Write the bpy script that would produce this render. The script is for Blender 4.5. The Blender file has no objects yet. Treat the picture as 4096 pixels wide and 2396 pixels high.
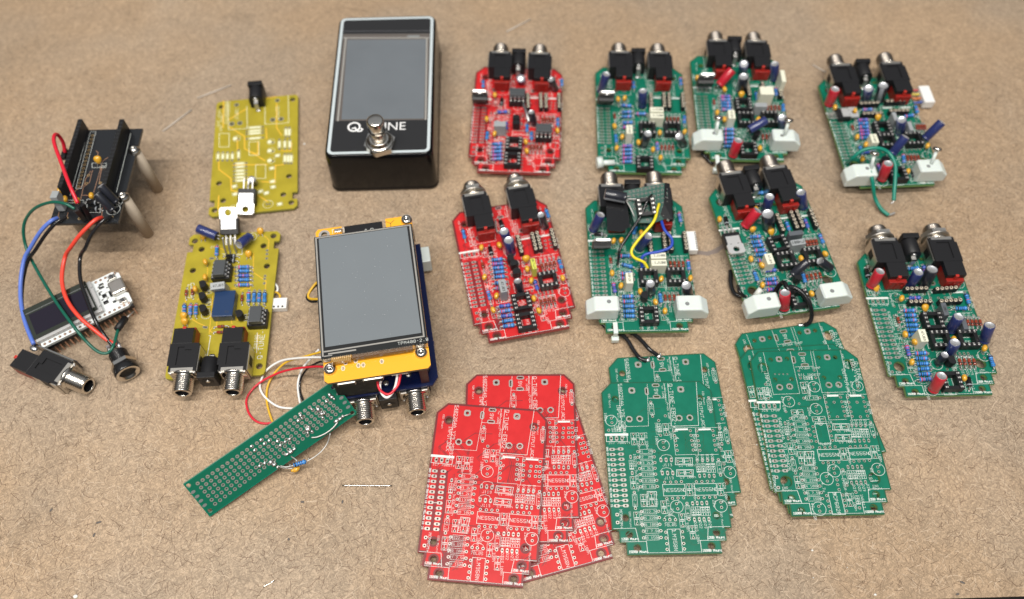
import bpy, bmesh, math, random
import numpy as np
from mathutils import Vector, Matrix

# ------------------------------------------------------------------ camera / world / lights / exposure
S = 0.001                                   # everything below is in millimetres
F, PITCH, ROLL, HC = 3340.0, math.radians(59.5), math.radians(.65), 396.5
sc = bpy.context.scene
col = sc.collection
cam = bpy.data.cameras.new('camera'); camo = bpy.data.objects.new('camera', cam); col.objects.link(camo)
cam.sensor_width = 36; cam.lens = 36 * F / 4096; cam.clip_start = .01; cam.clip_end = 50
_R = Vector((1, 0, 0)); _U = Vector((0, math.sin(PITCH), math.cos(PITCH))); _W = Vector((0, math.cos(PITCH), -math.sin(PITCH)))
_c, _s = math.cos(ROLL), math.sin(ROLL)
_r2 = _R * _c - _U * _s; _u2 = _R * _s + _U * _c
camo.matrix_world = Matrix(((_r2.x, _u2.x, -_W.x, 0), (_r2.y, _u2.y, -_W.y, 0), (_r2.z, _u2.z, -_W.z, HC * S), (0, 0, 0, 1)))
cam.dof.use_dof = True; cam.dof.focus_distance = .402; cam.dof.aperture_fstop = 5.4
sc.camera = camo
sc.view_settings.view_transform = 'Standard'; sc.view_settings.look = 'None'
sc.view_settings.exposure = 0; sc.view_settings.gamma = 1; sc.view_settings.use_curve_mapping = False
w = bpy.data.worlds.new('World'); sc.world = w; w.use_nodes = True
bg = w.node_tree.nodes['Background']; bg.inputs[1].default_value = .38
_n = w.node_tree.nodes; _l = w.node_tree.links; _tc = _n.new('ShaderNodeTexCoord'); _sx = _n.new('ShaderNodeSeparateXYZ'); _cr = _n.new('ShaderNodeValToRGB')
_l.new(_tc.outputs['Generated'], _sx.inputs[0]); _l.new(_sx.outputs['Z'], _cr.inputs[0]); _l.new(_cr.outputs[0], bg.inputs[0])
_e = _cr.color_ramp.elements; _e[0].position = 0; _e[0].color = (.05, .045, .04, 1); _e[1].position = .9; _e[1].color = (.86, .92, 1.0, 1)
for _p, _c3 in ((.25, (.16, .15, .14, 1)), (.5, (.40, .41, .42, 1)), (.62, (.78, .82, .88, 1))): _q = _e.new(_p); _q.color = _c3
def strip(name, x, y, z, sx, sy, power, colr=(1, .95, .88)):
    l = bpy.data.lights.new(name, 'AREA'); l.shape = 'RECTANGLE'; l.size = sx; l.size_y = sy; l.energy = power; l.color = colr
    o = bpy.data.objects.new(name, l); col.objects.link(o); o.location = (x, y, z)
    d = Vector((0, .25, 0)) - Vector(o.location)
    o.rotation_euler = (math.atan2(d.y, -d.z), 0, 0)
    return o
strip('ceiling_strip_light', -.15, .03, 1.6, 1.5, .05, 28)
strip('ceiling_strip_light', -.15, -.62, 1.6, 1.5, .05, 17)

# ------------------------------------------------------------------ picture point -> place on a plane
def unproj(px, py, z=0.0):
    x = (px - 2048) / F; y = -(py - 1198) / F
    c, s = math.cos(-ROLL), math.sin(-ROLL); x, y = c * x - s * y, s * x + c * y
    cp, sp = math.cos(PITCH), math.sin(PITCH)
    v = (x, sp * y + cp, cp * y - sp); t = (z - HC) / v[2]
    return (v[0] * t, v[1] * t)
class Crop:
    def __init__(s, x0, y0, wd, iw): s.x0, s.y0, s.k = x0, y0, wd / iw
    def __call__(s, x, y, z=0.0): return unproj(s.x0 + x * s.k, s.y0 + y * s.k, z)

# ------------------------------------------------------------------ materials
MATS = {}
def mat(name, c, rough=.5, metal=0, coat=0, spec=.5, trans=0, sss=0, bump=0, bscale=900, vary=0):
    if name in MATS: return MATS[name]
    m = bpy.data.materials.new(name); m.use_nodes = True; nt = m.node_tree; b = nt.nodes['Principled BSDF']
    b.inputs['Base Color'].default_value = (*c, 1); b.inputs['Roughness'].default_value = rough; b.inputs['Metallic'].default_value = metal
    b.inputs['Coat Weight'].default_value = coat; b.inputs['Coat Roughness'].default_value = .08
    b.inputs['Specular IOR Level'].default_value = spec; b.inputs['Transmission Weight'].default_value = trans
    if sss: b.inputs['Subsurface Weight'].default_value = sss; b.inputs['Subsurface Radius'].default_value = (.004, .004, .003)
    if bump or vary:
        tc = nt.nodes.new('ShaderNodeTexCoord'); n = nt.nodes.new('ShaderNodeTexNoise'); n.inputs['Scale'].default_value = bscale; n.inputs['Detail'].default_value = 4
        nt.links.new(tc.outputs['Object'], n.inputs['Vector'])
        if bump:
            bp = nt.nodes.new('ShaderNodeBump'); bp.inputs['Strength'].default_value = bump; bp.inputs['Distance'].default_value = .0003
            nt.links.new(n.outputs['Fac'], bp.inputs['Height']); nt.links.new(bp.outputs['Normal'], b.inputs['Normal'])
        if vary:
            r = nt.nodes.new('ShaderNodeMapRange'); r.inputs['From Min'].default_value = .3; r.inputs['From Max'].default_value = .7
            r.inputs['To Min'].default_value = 1 - vary; r.inputs['To Max'].default_value = 1 + vary
            mx = nt.nodes.new('ShaderNodeVectorMath'); mx.operation = 'SCALE'; mx.inputs[0].default_value = c
            nt.links.new(n.outputs['Fac'], r.inputs['Value']); nt.links.new(r.outputs[0], mx.inputs['Scale']); nt.links.new(mx.outputs[0], b.inputs['Base Color'])
            r2 = nt.nodes.new('ShaderNodeMapRange'); r2.inputs['To Min'].default_value = rough * .8; r2.inputs['To Max'].default_value = min(1, rough * 1.2)
            nt.links.new(n.outputs['Fac'], r2.inputs['Value']); nt.links.new(r2.outputs[0], b.inputs['Roughness'])
    MATS[name] = m; return m
GREEN = mat('green_mask', (.002, .135, .082), .36, spec=.3, vary=.12, bscale=120)
GREEND = mat('green_mask_bare', (.003, .085, .042), .35)
GREENT = mat('green_trace', (.003, .105, .055), .35)
GEDGE = mat('green_board_edge', (.16, .30, .09), .6)
RED = mat('red_mask', (.52, .018, .02), .36, spec=.3, vary=.1, bscale=120)
REDD = mat('red_mask_bare', (.15, .012, .014), .4)
REDT = mat('red_trace', (.19, .010, .013), .4)
REDGE = mat('red_board_edge', (.38, .06, .05), .6)
YEL = mat('yellow_mask', (.35, .285, .024), .36, spec=.3, vary=.1, bscale=110)
YELT = mat('yellow_trace', (.72, .43, .04), .3)
YEDGE = mat('yellow_board_edge', (.28, .27, .05), .6)
BLK = mat('black_mask', (.012, .013, .015), .25, coat=.3)
BLUEM = mat('blue_mask', (.002, .008, .05), .36, spec=.3)
ORANGE = mat('amber_mask', (.85, .40, .02), .35, coat=.2)
SILK = mat('white_legend', (.66, .69, .66), .6)
TIN = mat('tinned_pad', (.58, .55, .50), .34, metal=.85)
TIND = mat('bare_laminate', (.08, .07, .05), .6)
SOLD = mat('solder', (.58, .58, .58), .38, metal=1, bump=.4, bscale=1500)
COPPER = mat('copper_trace', (.60, .33, .20), .35, metal=.6)
PINB = mat('contact_metal', (.82, .80, .76), .4, metal=.6)
RINGM = mat('machined_ring', (.72, .64, .50), .35, metal=.6)
NICKD = mat('groove_shade_nickel', (.20, .18, .16), .4, metal=1)  # darker copy of the nickel, paints the shade between thread ridges
GOLD = mat('gold_pad', (.72, .50, .25), .3, metal=.8)
NICK = mat('nickel', (.66, .62, .56), .2, metal=1)
NICKS = mat('satin_nickel', (.60, .57, .52), .38, metal=1)
WIREM = mat('tinned_wire', (.52, .51, .49), .5, metal=.8)
BPL = mat('black_plastic', (.012, .012, .0135), .42, spec=.3, bump=.15, bscale=1200)
BPG = mat('black_gloss_plastic', (.012, .012, .013), .2)
BPD = mat('black_recess', (.004, .004, .004), .6)
RPL = mat('red_plastic', (.27, .012, .008), .38)
RLUG = mat('red_lug', (.45, .025, .015), .4)
RESB = mat('resistor_blue', (.045, .24, .60), .35)
RESB2 = mat('resistor_violet_blue', (.06, .13, .50), .35)
BN1 = mat('band_black', (.01, .012, .03), .4); BN2 = mat('band_red', (.52, .04, .06), .4); BN3 = mat('band_brown', (.10, .03, .03), .4)
BN4 = mat('band_navy', (.01, .03, .20), .4)
AMB = mat('amber_epoxy', (.66, .35, .03), .25, coat=.4)
GLASSR = mat('diode_glass', (.28, .05, .025), .15, coat=.5)
BNDK = mat('diode_band', (.03, .02, .02), .4)
ALU = mat('can_top', (.74, .75, .77), .35, metal=.7)
SLV = {'navy': mat('sleeve_navy', (.022, .032, .13), .28, coat=.4), 'black': mat('sleeve_black', (.018, .02, .028), .28, coat=.4),
       'red': mat('sleeve_red', (.48, .018, .035), .3, coat=.4)}
STRP = {'navy': mat('stripe_navy', (.16, .19, .34), .35), 'black': mat('stripe_black', (.30, .32, .35), .35), 'red': mat('stripe_red', (.62, .28, .32), .35)}
WBOX = mat('ivory_box', (.72, .72, .58), .4); GBOX = mat('grey_box', (.30, .32, .33), .4); LBOX = mat('lime_box', (.62, .66, .10), .4)
GBOXD = mat('slate_box', (.10, .11, .125), .3)
INK = mat('black_ink', (.02, .02, .02), .6)
NYL = mat('white_nylon', (.64, .70, .67), .42, sss=.5, coat=.2)
WPL = mat('white_plastic', (.78, .78, .76), .45)
WOOD = mat('dowel_wood', (.44, .37, .29), .65, bump=.3, bscale=300)
TAPE = mat('black_tape', (.008, .008, .009), .22)
GLAM = mat('glass_grey', (.20, .21, .21), .2)
GREY = mat('graphite_plastic', (.06, .065, .07), .45)

# ------------------------------------------------------------------ mesh builder
class MB:
    def __init__(s): s.v = []; s.f = []; s.m = []; s.sm = []; s.mats = []
    def mi(s, m):
        if m not in s.mats: s.mats.append(m)
        return s.mats.index(m)
    def add(s, vs, fs, m, smooth=False, M=None):
        b = len(s.v)
        if M is not None: vs = [tuple(M @ Vector(v)) for v in vs]
        s.v += [tuple(v) for v in vs]; k = s.mi(m)
        for f in fs: s.f.append([b + i for i in f]); s.m.append(k); s.sm.append(smooth)
    def box(s, x0, x1, y0, y1, z0, z1, m, M=None, bev=0):
        if bev:
            bm = bmesh.new(); bmesh.ops.create_cube(bm, size=1)
            for v in bm.verts: v.co = Vector(((x0 + x1) / 2 + v.co.x * (x1 - x0), (y0 + y1) / 2 + v.co.y * (y1 - y0), (z0 + z1) / 2 + v.co.z * (z1 - z0)))
            bmesh.ops.bevel(bm, geom=bm.edges[:], offset=bev, segments=2, affect='EDGES', profile=.5)
            bm.verts.index_update()
            s.add([v.co[:] for v in bm.verts], [[v.index for v in f.verts] for f in bm.faces], m, False, M); bm.free(); return
        vs = [(x, y, z) for z in (z0, z1) for y in (y0, y1) for x in (x0, x1)]
        s.add(vs, [(0, 2, 3, 1), (4, 5, 7, 6), (0, 1, 5, 4), (2, 6, 7, 3), (0, 4, 6, 2), (1, 3, 7, 5)], m, False, M)
    def frame(s, a, b):
        a = Vector(a); b = Vector(b); d = (b - a); L = d.length; d.normalize()
        q = d.to_track_quat('Z', 'Y')
        return Matrix.Translation(a) @ q.to_matrix().to_4x4(), L
    def lathe(s, prof, m, n=20, M=None, smooth=True, cap0=True, cap1=True, ms=None):
        """prof: list of (r, z); ms optional material per segment"""
        base = len(s.v); vs = []
        for r, z in prof:
            for i in range(n):
                a = 2 * math.pi * i / n; vs.append((r * math.cos(a), r * math.sin(a), z))
        if M is not None: vs = [tuple(M @ Vector(v)) for v in vs]
        s.v += vs
        for j in range(len(prof) - 1):
            k = s.mi(ms[j] if ms else m)
            for i in range(n):
                i2 = (i + 1) % n; s.f.append([base + j * n + i, base + j * n + i2, base + (j + 1) * n + i2, base + (j + 1) * n + i]); s.m.append(k); s.sm.append(smooth)
        if cap0 and prof[0][0] > 0: s.f.append([base + i for i in range(n)][::-1]); s.m.append(s.mi(ms[0] if ms else m)); s.sm.append(False)
        if cap1 and prof[-1][0] > 0: s.f.append([base + (len(prof) - 1) * n + i for i in range(n)]); s.m.append(s.mi(ms[-1] if ms else m)); s.sm.append(False)
    def cyl(s, a, b, r, m, n=12, r2=None):
        M, L = s.frame(a, b); s.lathe([(r, 0), (r if r2 is None else r2, L)], m, n, M)
    def ell(s, c, rx, ry, rz, m, n=10, k=7, M=None, flat=0):
        vs = []; fs = []
        for j in range(k + 1):
            t = math.pi * j / k
            for i in range(n):
                a = 2 * math.pi * i / n; vs.append((c[0] + rx * math.sin(t) * math.cos(a), c[1] + ry * math.sin(t) * math.sin(a), c[2] + rz * math.cos(t)))
        for j in range(k):
            for i in range(n): fs.append((j * n + i, (j + 1) * n + i, (j + 1) * n + (i + 1) % n, j * n + (i + 1) % n))
        s.add(vs, fs, m, True, M)
    def tube(s, pts, r, m, n=8, step=6, smooth=True):
        P = [Vector(p) for p in pts]
        if step > 1 and len(P) > 2:
            Q = []
            E = [P[0] * 2 - P[1]] + P + [P[-1] * 2 - P[-2]]
            for i in range(1, len(E) - 2):
                for k in range(step):
                    t = k / step; a, b, c, d = E[i - 1], E[i], E[i + 1], E[i + 2]
                    Q.append(.5 * ((2 * b) + (c - a) * t + (2 * a - 5 * b + 4 * c - d) * t * t + (3 * b - a - 3 * c + d) * t ** 3))
            Q.append(P[-1]); P = Q
        up = Vector((0, 0, 1)); vs = []; N = None
        for i, p in enumerate(P):
            t = (P[min(i + 1, len(P) - 1)] - P[max(i - 1, 0)]).normalized()
            if N is None:
                N = t.cross(up)
                if N.length < .1: N = t.cross(Vector((1, 0, 0)))
            N = (N - t * N.dot(t)).normalized(); Bn = t.cross(N)
            for k in range(n):
                a = 2 * math.pi * k / n; vs.append(tuple(p + N * (r * math.cos(a)) + Bn * (r * math.sin(a))))
        fs = [(i * n + k, i * n + (k + 1) % n, (i + 1) * n + (k + 1) % n, (i + 1) * n + k) for i in range(len(P) - 1) for k in range(n)]
        fs.append(tuple(range(n))[::-1]); fs.append(tuple((len(P) - 1) * n + k for k in range(n)))
        s.add(vs, fs, m, smooth)
    def prism(s, poly, z0, z1, m, M=None, mt=None):
        n = len(poly); vs = [(x, y, z0) for x, y in poly] + [(x, y, z1) for x, y in poly]
        A = sum(poly[i][0] * poly[(i + 1) % n][1] - poly[(i + 1) % n][0] * poly[i][1] for i in range(n))
        if A < 0: poly = poly[::-1]; vs = [(x, y, z0) for x, y in poly] + [(x, y, z1) for x, y in poly]
        s.add(vs, [tuple(range(n))[::-1]] + [(i, (i + 1) % n, n + (i + 1) % n, n + i) for i in range(n)], m, False, M)
        s.add([vs[n + i] for i in range(n)], [tuple(range(n))], mt or m, False, M)
    def ribbon(s, pts, wd, z0, m):
        """flat printed line"""
        s.jz = (getattr(s, 'jz', 0) + 1) % 7
        for a, b in zip(pts[:-1], pts[1:]):
            dx, dy = b[0] - a[0], b[1] - a[1]; L = math.hypot(dx, dy)
            if L < 1e-6: continue
            s.jz = (s.jz + 1) % 7; z = z0 + s.jz * .004
            ux, uy = dx / L * wd / 2, dy / L * wd / 2; nx, ny = -uy, ux
            s.add([(a[0] - ux + nx, a[1] - uy + ny, z), (a[0] - ux - nx, a[1] - uy - ny, z), (b[0] + ux - nx, b[1] + uy - ny, z), (b[0] + ux + nx, b[1] + uy + ny, z)], [(0, 1, 2, 3)], m)
    def flat(s, poly, z, m):
        n = len(poly)
        A = sum(poly[i][0] * poly[(i + 1) % n][1] - poly[(i + 1) % n][0] * poly[i][1] for i in range(n))
        if A < 0: poly = poly[::-1]
        s.add([(x, y, z) for x, y in poly], [tuple(range(n))], m)
    def ring(s, outer, inner, z, m):
        n = len(outer); s.add([(x, y, z) for x, y in outer] + [(x, y, z) for x, y in inner], [(i, (i + 1) % n, n + (i + 1) % n, n + i) for i in range(n)], m)
    def mesh(s, me, m_top, m_side):
        for p in me.polygons:
            pass
        b = len(s.v); s.v += [v.co[:] for v in me.vertices]
        kt, ks = s.mi(m_top), s.mi(m_side)
        for p in me.polygons:
            s.f.append([b + i for i in p.vertices]); s.m.append(kt if abs(p.normal.z) > .7 else ks); s.sm.append(False)
    def data(s, name):
        me = bpy.data.meshes.new(name); me.from_pydata([(x * S, y * S, z * S) for x, y, z in s.v], [], s.f)
        for m in s.mats: me.materials.append(m)
        me.polygons.foreach_set('material_index', s.m); me.polygons.foreach_set('use_smooth', s.sm); me.update()
        return me
    def build(s, name, parent=None, M=None, label=None):
        o = bpy.data.objects.new(name, s.data(name)); col.objects.link(o)
        if parent is not None: o.parent = parent
        if M is not None: o.matrix_basis = Matrix.Translation(M.translation * (S - 1)) @ M if False else fixM(M)
        if label: o['label'] = label
        return o
def fixM(M):
    N = M.copy(); N.translation = M.translation * S; return N
def inst(me, name, parent, M, label=None):
    o = bpy.data.objects.new(name, me); col.objects.link(o); o.parent = parent; o.matrix_basis = fixM(M)
    if label: o['label'] = label
    return o
def tag(o, label=None, cat=None, group=None, kind=None):
    if label: o['label'] = label
    if cat: o['category'] = cat
    if group: o['group'] = group
    if kind: o['kind'] = kind
    return o
def empty(name, x, y, z, th=0):
    o = bpy.data.objects.new(name, None); o.empty_display_size = .01; col.objects.link(o); o.location = (x * S, y * S, z * S); o.rotation_euler = (0, 0, th); return o
def T(x, y, z=0, rz=0): return Matrix.Translation((x, y, z)) @ Matrix.Rotation(rz, 4, 'Z')

# ------------------------------------------------------------------ stroke lettering
G = {
'A': "0004264440 0242", 'B': "00063645443303 3342413000", 'C': "4536160501103041", 'D': "00062644422000", 'E': "46060040 0333", 'F': "460600 0333",
'G': "45361605011030414323", 'H': "0006 4046 0343", 'I': "1030 1636 2026", 'J': "0110304146", 'K': "0006 460340", 'L': "060040", 'M': "0006234640", 'N': "00064046",
'O': "103041453616050110", 'P': "00063645443303", 'Q': "103041453616050110 2240", 'R': "00063645443303 3340", 'S': "453616050413334241301001", 'T': "0646 2620",
'U': "060110304146", 'V': "062046", 'W': "0610233046", 'X': "0046 0640", 'Y': "062346 2320", 'Z': "06460040", '0': "103041453616050110 0145", '1': "152620 1030",
'2': "05163645440040", '3': "0516364544331333 3342413010", '4': "30360242", '5': "460603334241301001", '6': "453616050110304142331302", '7': "064610",
'8': "13040516364544331302011030414233", '9': "0110304145361605041333", '-': "1333", '_': "0040", '+': "0343 2125", '/': "0046", '.': "2021", '\u00b0': "15263514 1435",
'a': "0434434010011242", 'b': "0006 031434434130100103", 'c': "4334140301103041", 'd': "4640 4334140301103041", 'e': "0242433414030110 30", 'f': "20253646 1434", 'i': "2024 2626",
'k': "0006 340230", 'l': "26213040", 'm': "0004 0314232023 3444403040", 'n': "0004 0314344340", 'o': "103041433414030110", 'p': "0004 0314344341301001", 'r': "0004 021434", 's': "433414033241301001",
't': "25213040 1434", 'u': "04011030414440", 'v': "042044", 'x': "0044 0440", 'y': "0422 4400", 'z': "04440040", ',': "2110"}
for _k in list(G): G[_k] = [[(int(q[i]), int(q[i + 1])) for i in range(0, len(q) - 1, 2)] for q in G[_k].split()]
def text(mb, st, x, y, size, rot, z, m=SILK, wd=None, plane=None, adv=None):
    """stroke text, baseline start at x,y; size = cap height"""
    k = size / 6; wd = wd or size * .095; c, s_ = math.cos(rot), math.sin(rot); cx = 0; adv = adv or 6.0
    for ch in st:
        for pl in G.get(ch, []):
            pts = [(cx + px * k, py * k) for px, py in pl]
            pts = [(x + a * c - b * s_, y + a * s_ + b * c) for a, b in pts]
            if len(pts) == 1: pts.append((pts[0][0] + .01, pts[0][1] + .01))
            if plane: 
                for a, b in zip(pts[:-1], pts[1:]):
                    dx, dy = b[0] - a[0], b[1] - a[1]; L = math.hypot(dx, dy) or 1; ux, uy = dx / L * wd / 2, dy / L * wd / 2
                    mb.add([plane @ Vector(q) for q in ((a[0] - ux - uy, a[1] - uy + ux, z), (a[0] - ux + uy, a[1] - uy - ux, z), (b[0] + ux + uy, b[1] + uy - ux, z), (b[0] + ux - uy, b[1] + uy + ux, z))], [(0, 1, 2, 3)], m)
            else: mb.ribbon(pts, wd, z, m)
        cx += adv * k
D90 = -math.pi / 2

# ------------------------------------------------------------------ printed circuit board (slab with real drilled holes)
def circ(x, y, r, n=12, a0=0): return [(x + r * math.cos(a0 + 2 * math.pi * i / n), y + r * math.sin(a0 + 2 * math.pi * i / n)) for i in range(n)]
def stad(x, y, rx, ry, n=12):
    """stadium outline with half extents rx, ry"""
    r = min(rx, ry); out = []
    for i in range(n):
        a = 2 * math.pi * (i + .5) / n; c, s_ = math.cos(a), math.sin(a)
        out.append((x + r * c + (rx - r) * (1 if c > 0 else -1), y + r * s_ + (ry - r) * (1 if s_ > 0 else -1)))
    return out
def slab(outline, holes, th):
    """flat slab with through holes: constrained triangulation, top and bottom sheets and all walls"""
    from mathutils.geometry import delaunay_2d_cdt
    P = []; faces = []
    for poly in [outline] + holes:
        A = sum(poly[i][0] * poly[(i + 1) % len(poly)][1] - poly[(i + 1) % len(poly)][0] * poly[i][1] for i in range(len(poly)))
        if A < 0: poly = poly[::-1]
        faces.append(list(range(len(P), len(P) + len(poly)))); P += [Vector(p) for p in poly]
    v, e, f, ov, oe, of = delaunay_2d_cdt(P, [], faces, 1, 1e-6)
    keep = [tuple(t) for t, o in zip(f, of) if list(o) == [0]]
    n = len(v); vs = [(p[0], p[1], 0) for p in v] + [(p[0], p[1], -th) for p in v]
    fs = []; cnt = {}
    for t in keep:
        A = sum(v[t[k]][0] * v[t[(k + 1) % len(t)]][1] - v[t[(k + 1) % len(t)]][0] * v[t[k]][1] for k in range(len(t)))
        if A < 0: t = t[::-1]
        fs.append(t); fs.append(tuple(n + k for k in t[::-1]))
        for k in range(len(t)):
            a, b = t[k], t[(k + 1) % len(t)]; cnt[(a, b)] = 1
    for (a, b) in cnt:
        if (b, a) not in cnt: fs.append((b, a, n + a, n + b))
    me = bpy.data.meshes.new('t'); me.from_pydata(vs, [], fs); me.update(); return me
TH = 1.6
class Design:
    """collects pads, holes, printed lines; local mm, z = 0 is the top of the board. q() turns reference crop points into local ones"""
    def __init__(s, outline, q, mask, rim, trace, edge, silk=SILK, padm=TIN):
        s.o = outline; s.q = q; s.h = []; s.mb = MB(); s.mask, s.rim, s.tr, s.edge, s.silk, s.padm = mask, rim, trace, edge, silk, padm
    def pt(s, p): return s.q(*p)
    def pad(s, p, r=.75, hr=.42, kind='o', rx=None, ry=None):
        x, y = s.pt(p)
        if kind == 'o': out = circ(x, y, r, 12); inn = circ(x, y, hr, 12)
        elif kind == 'sq':
            out = []
            for i in range(12):
                a = 2 * math.pi * i / 12; c, n_ = math.cos(a), math.sin(a); k = r / max(abs(c), abs(n_)); out.append((x + k * c, y + k * n_))
            inn = circ(x, y, hr, 12)
        elif kind == 'oct': out = circ(x, y, r, 8, math.pi / 8); inn = circ(x, y, hr, 8, math.pi / 8)
        elif kind == 'st': out = stad(x, y, rx, ry); inn = stad(x, y, hr, hr) if hr > 0 else None
        elif kind == 'slot': out = stad(x, y, rx, ry); inn = stad(x, y, rx - .55, ry - .55)
        s.h.append(inn); s.mb.ring(out, inn, .045, s.padm)
    def hole(s, p, r, rr=None):
        x, y = s.pt(p); s.h.append(circ(x, y, r, 24))
        if rr: s.mb.ring(circ(x, y, rr, 24), circ(x, y, r, 24), .03, s.rim)
    def line(s, pts, wd=.14): s.mb.ribbon([s.pt(p) for p in pts], wd, .06, s.silk)
    def trace(s, pts, wd=.35): s.mb.ribbon([s.pt(p) for p in pts], wd, .025, s.tr)
    def rect(s, x0, y0, x1, y1, wd=.2): s.line([(x0, y0), (x1, y0), (x1, y1), (x0, y1), (x0, y0)], wd)
    def rloc(s, x0, y0, x1, y1, wd=.2): s.mb.ribbon([(x0, y0), (x1, y0), (x1, y1), (x0, y1), (x0, y0)], wd, .06, s.silk)
    def circle(s, p, r):
        x, y = s.pt(p); c = circ(x, y, r, 24); s.mb.ribbon(c + [c[0]], .18, .06, s.silk)
    def txt(s, st, p, size, rot=0):
        x, y = s.pt(p); text(s.mb, st, x, y, size, rot, .065, s.silk)
    def res(s, p1, p2, l1='', l2=''):
        s.pad(p1); s.pad(p2); a = s.pt(p1); b = s.pt(p2); s.twopin(a, b, .95, 1.1)
        ang = math.atan2(b[1] - a[1], b[0] - a[0]); L = math.hypot(b[0] - a[0], b[1] - a[1])
        c, n = math.cos(ang), math.sin(ang)
        st = l1 + ' ' * max(1, 6 - len(l1 + l2)) + l2 if len(l1 + l2) < 7 else l1 + l2
        sz = 1.05; st = st[:9]; w = len(st) * sz; k = (L - w) / 2
        text(s.mb, st, a[0] + c * k + n * .55, a[1] + n * k - c * .55, sz, ang, .065, s.silk)
    def twopin(s, a, b, inset, hw):
        if getattr(s, 'solid', False):
            dx, dy = b[0] - a[0], b[1] - a[1]; L = math.hypot(dx, dy); ux, uy = dx / L, dy / L; s.mb.ribbon([(a[0] + ux * (inset + 1.2), a[1] + uy * (inset + 1.2)), (b[0] - ux * (inset + 1.2), b[1] - uy * (inset + 1.2))], hw * 1.2, .05, s.silk)
        ang = math.atan2(b[1] - a[1], b[0] - a[0]); c, n = math.cos(ang), math.sin(ang); L = math.hypot(b[0] - a[0], b[1] - a[1])
        f = lambda u, v: (a[0] + c * u - n * v, a[1] + n * u + c * v)
        s.mb.ribbon([f(inset, -hw), f(L - inset, -hw), f(L - inset, hw), f(inset, hw), f(inset, -hw)], .13, .06, s.silk)
    def cap(s, p1, p2, l1='', l2=''):
        s.pad(p1, .65); s.pad(p2, .65); a = s.pt(p1); b = s.pt(p2); s.twopin(a, b, -.6, 1.3)
        ang = math.atan2(b[1] - a[1], b[0] - a[0]); c, n = math.cos(ang), math.sin(ang); L = math.hypot(b[0] - a[0], b[1] - a[1])
        f = lambda u, v: (a[0] + c * u - n * v, a[1] + n * u + c * v)
        for u in (L / 2 - .35, L / 2 + .35): s.mb.ribbon([f(u, -.9), f(u, .9)], .3, .062, s.silk)
        s.mb.ribbon([f(.7, 0), f(L / 2 - .4, 0)], .18, .06, s.silk); s.mb.ribbon([f(L / 2 + .4, 0), f(L - .7, 0)], .18, .06, s.silk)
        if l1 or l2:
            d = 1 if abs(c) > .7 else 1
            if abs(c) > .7: t = f(.2, -2.7); text(s.mb, l1 + ' ' + l2, t[0], t[1], 1.1, ang, .065, s.silk)
            else: t = f(-.8, 1.6); text(s.mb, l1 + ' ' + l2, t[0], t[1], 1.1, ang, .065, s.silk)
    def diode(s, p1, p2, lab='', ov=True, flip=False, lp=None):
        for p in (p1, p2):
            if ov: s.pad(p, kind='st', rx=.62, ry=1.05, hr=.4)
            else: s.pad(p)
        a = s.pt(p1); b = s.pt(p2)
        if flip: a, b = b, a
        ang = math.atan2(b[1] - a[1], b[0] - a[0]); c, n = math.cos(ang), math.sin(ang); L = math.hypot(b[0] - a[0], b[1] - a[1])
        f = lambda u, v: (a[0] + c * u - n * v, a[1] + n * u + c * v)
        s.twopin(a, b, 1.7, .95); m_ = L / 2
        s.mb.ribbon([f(m_ - .7, -.6), f(m_ - .7, .6), f(m_ + .5, 0), f(m_ - .7, -.6)], .14, .062, s.silk)
        s.mb.ribbon([f(m_ + .6, -.65), f(m_ + .6, .65)], .22, .062, s.silk); s.mb.ribbon([f(L - 2.2, -.9), f(L - 2.2, .9)], .3, .063, s.silk)
        s.mb.ribbon([f(1.8, 0), f(m_ - .7, 0)], .18, .06, s.silk); s.mb.ribbon([f(m_ + .6, 0), f(L - 1.8, 0)], .18, .06, s.silk)
        if lab:
            t = s.pt(lp) if lp else s.pt(p1); text(s.mb, lab, t[0] + (0 if lp else 1.2), t[1], 1.15, D90 if abs(n) > .6 else 0, .065, s.silk)
    def elec(s, c, pads, r, lab='', lp=None):
        for p in pads: s.pad(p, .7)
        s.circle(c, r)
        x, y = s.pt(c); s.mb.ribbon([(x + r * .35 - .3, y + r * .65), (x + r * .35 + .5, y + r * .65)], .16, .06, s.silk); s.mb.ribbon([(x + r * .35 + .1, y + r * .65 - .4), (x + r * .35 + .1, y + r * .65 + .4)], .16, .06, s.silk)
        if lab and lp: s.txt(lab, lp, 1.2, D90)
    def dip(s, A, B_, lab, vert):
        for p in A + B_: s.pad(p, .72)
        P = [s.pt(p) for p in A]; Q = [s.pt(p) for p in B_]
        cx = sum(p[0] for p in P + Q) / 8; cy = sum(p[1] for p in P + Q) / 8
        hx, hy = (3.0, 5.3) if vert else (5.3, 2.8)
        s.rloc(cx - hx, cy - hy, cx + hx, cy + hy)
        if vert:
            a = [(cx + math.cos(t) * .9, cy + hy - math.sin(t) * .9) for t in np.linspace(0, math.pi, 8)]; s.mb.ribbon(a, .18, .062, s.silk)
            text(s.mb, lab, cx - .8, cy + len(lab) * .75, 1.6, D90, .065, s.silk)
        else:
            a = [(cx + hx - math.sin(t) * .9, cy + math.cos(t) * .9) for t in np.linspace(0, math.pi, 8)]; s.mb.ribbon(a, .18, .062, s.silk)
            text(s.mb, lab, cx - len(lab) * .8, cy - .8, 1.6, 0, .065, s.silk)
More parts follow.
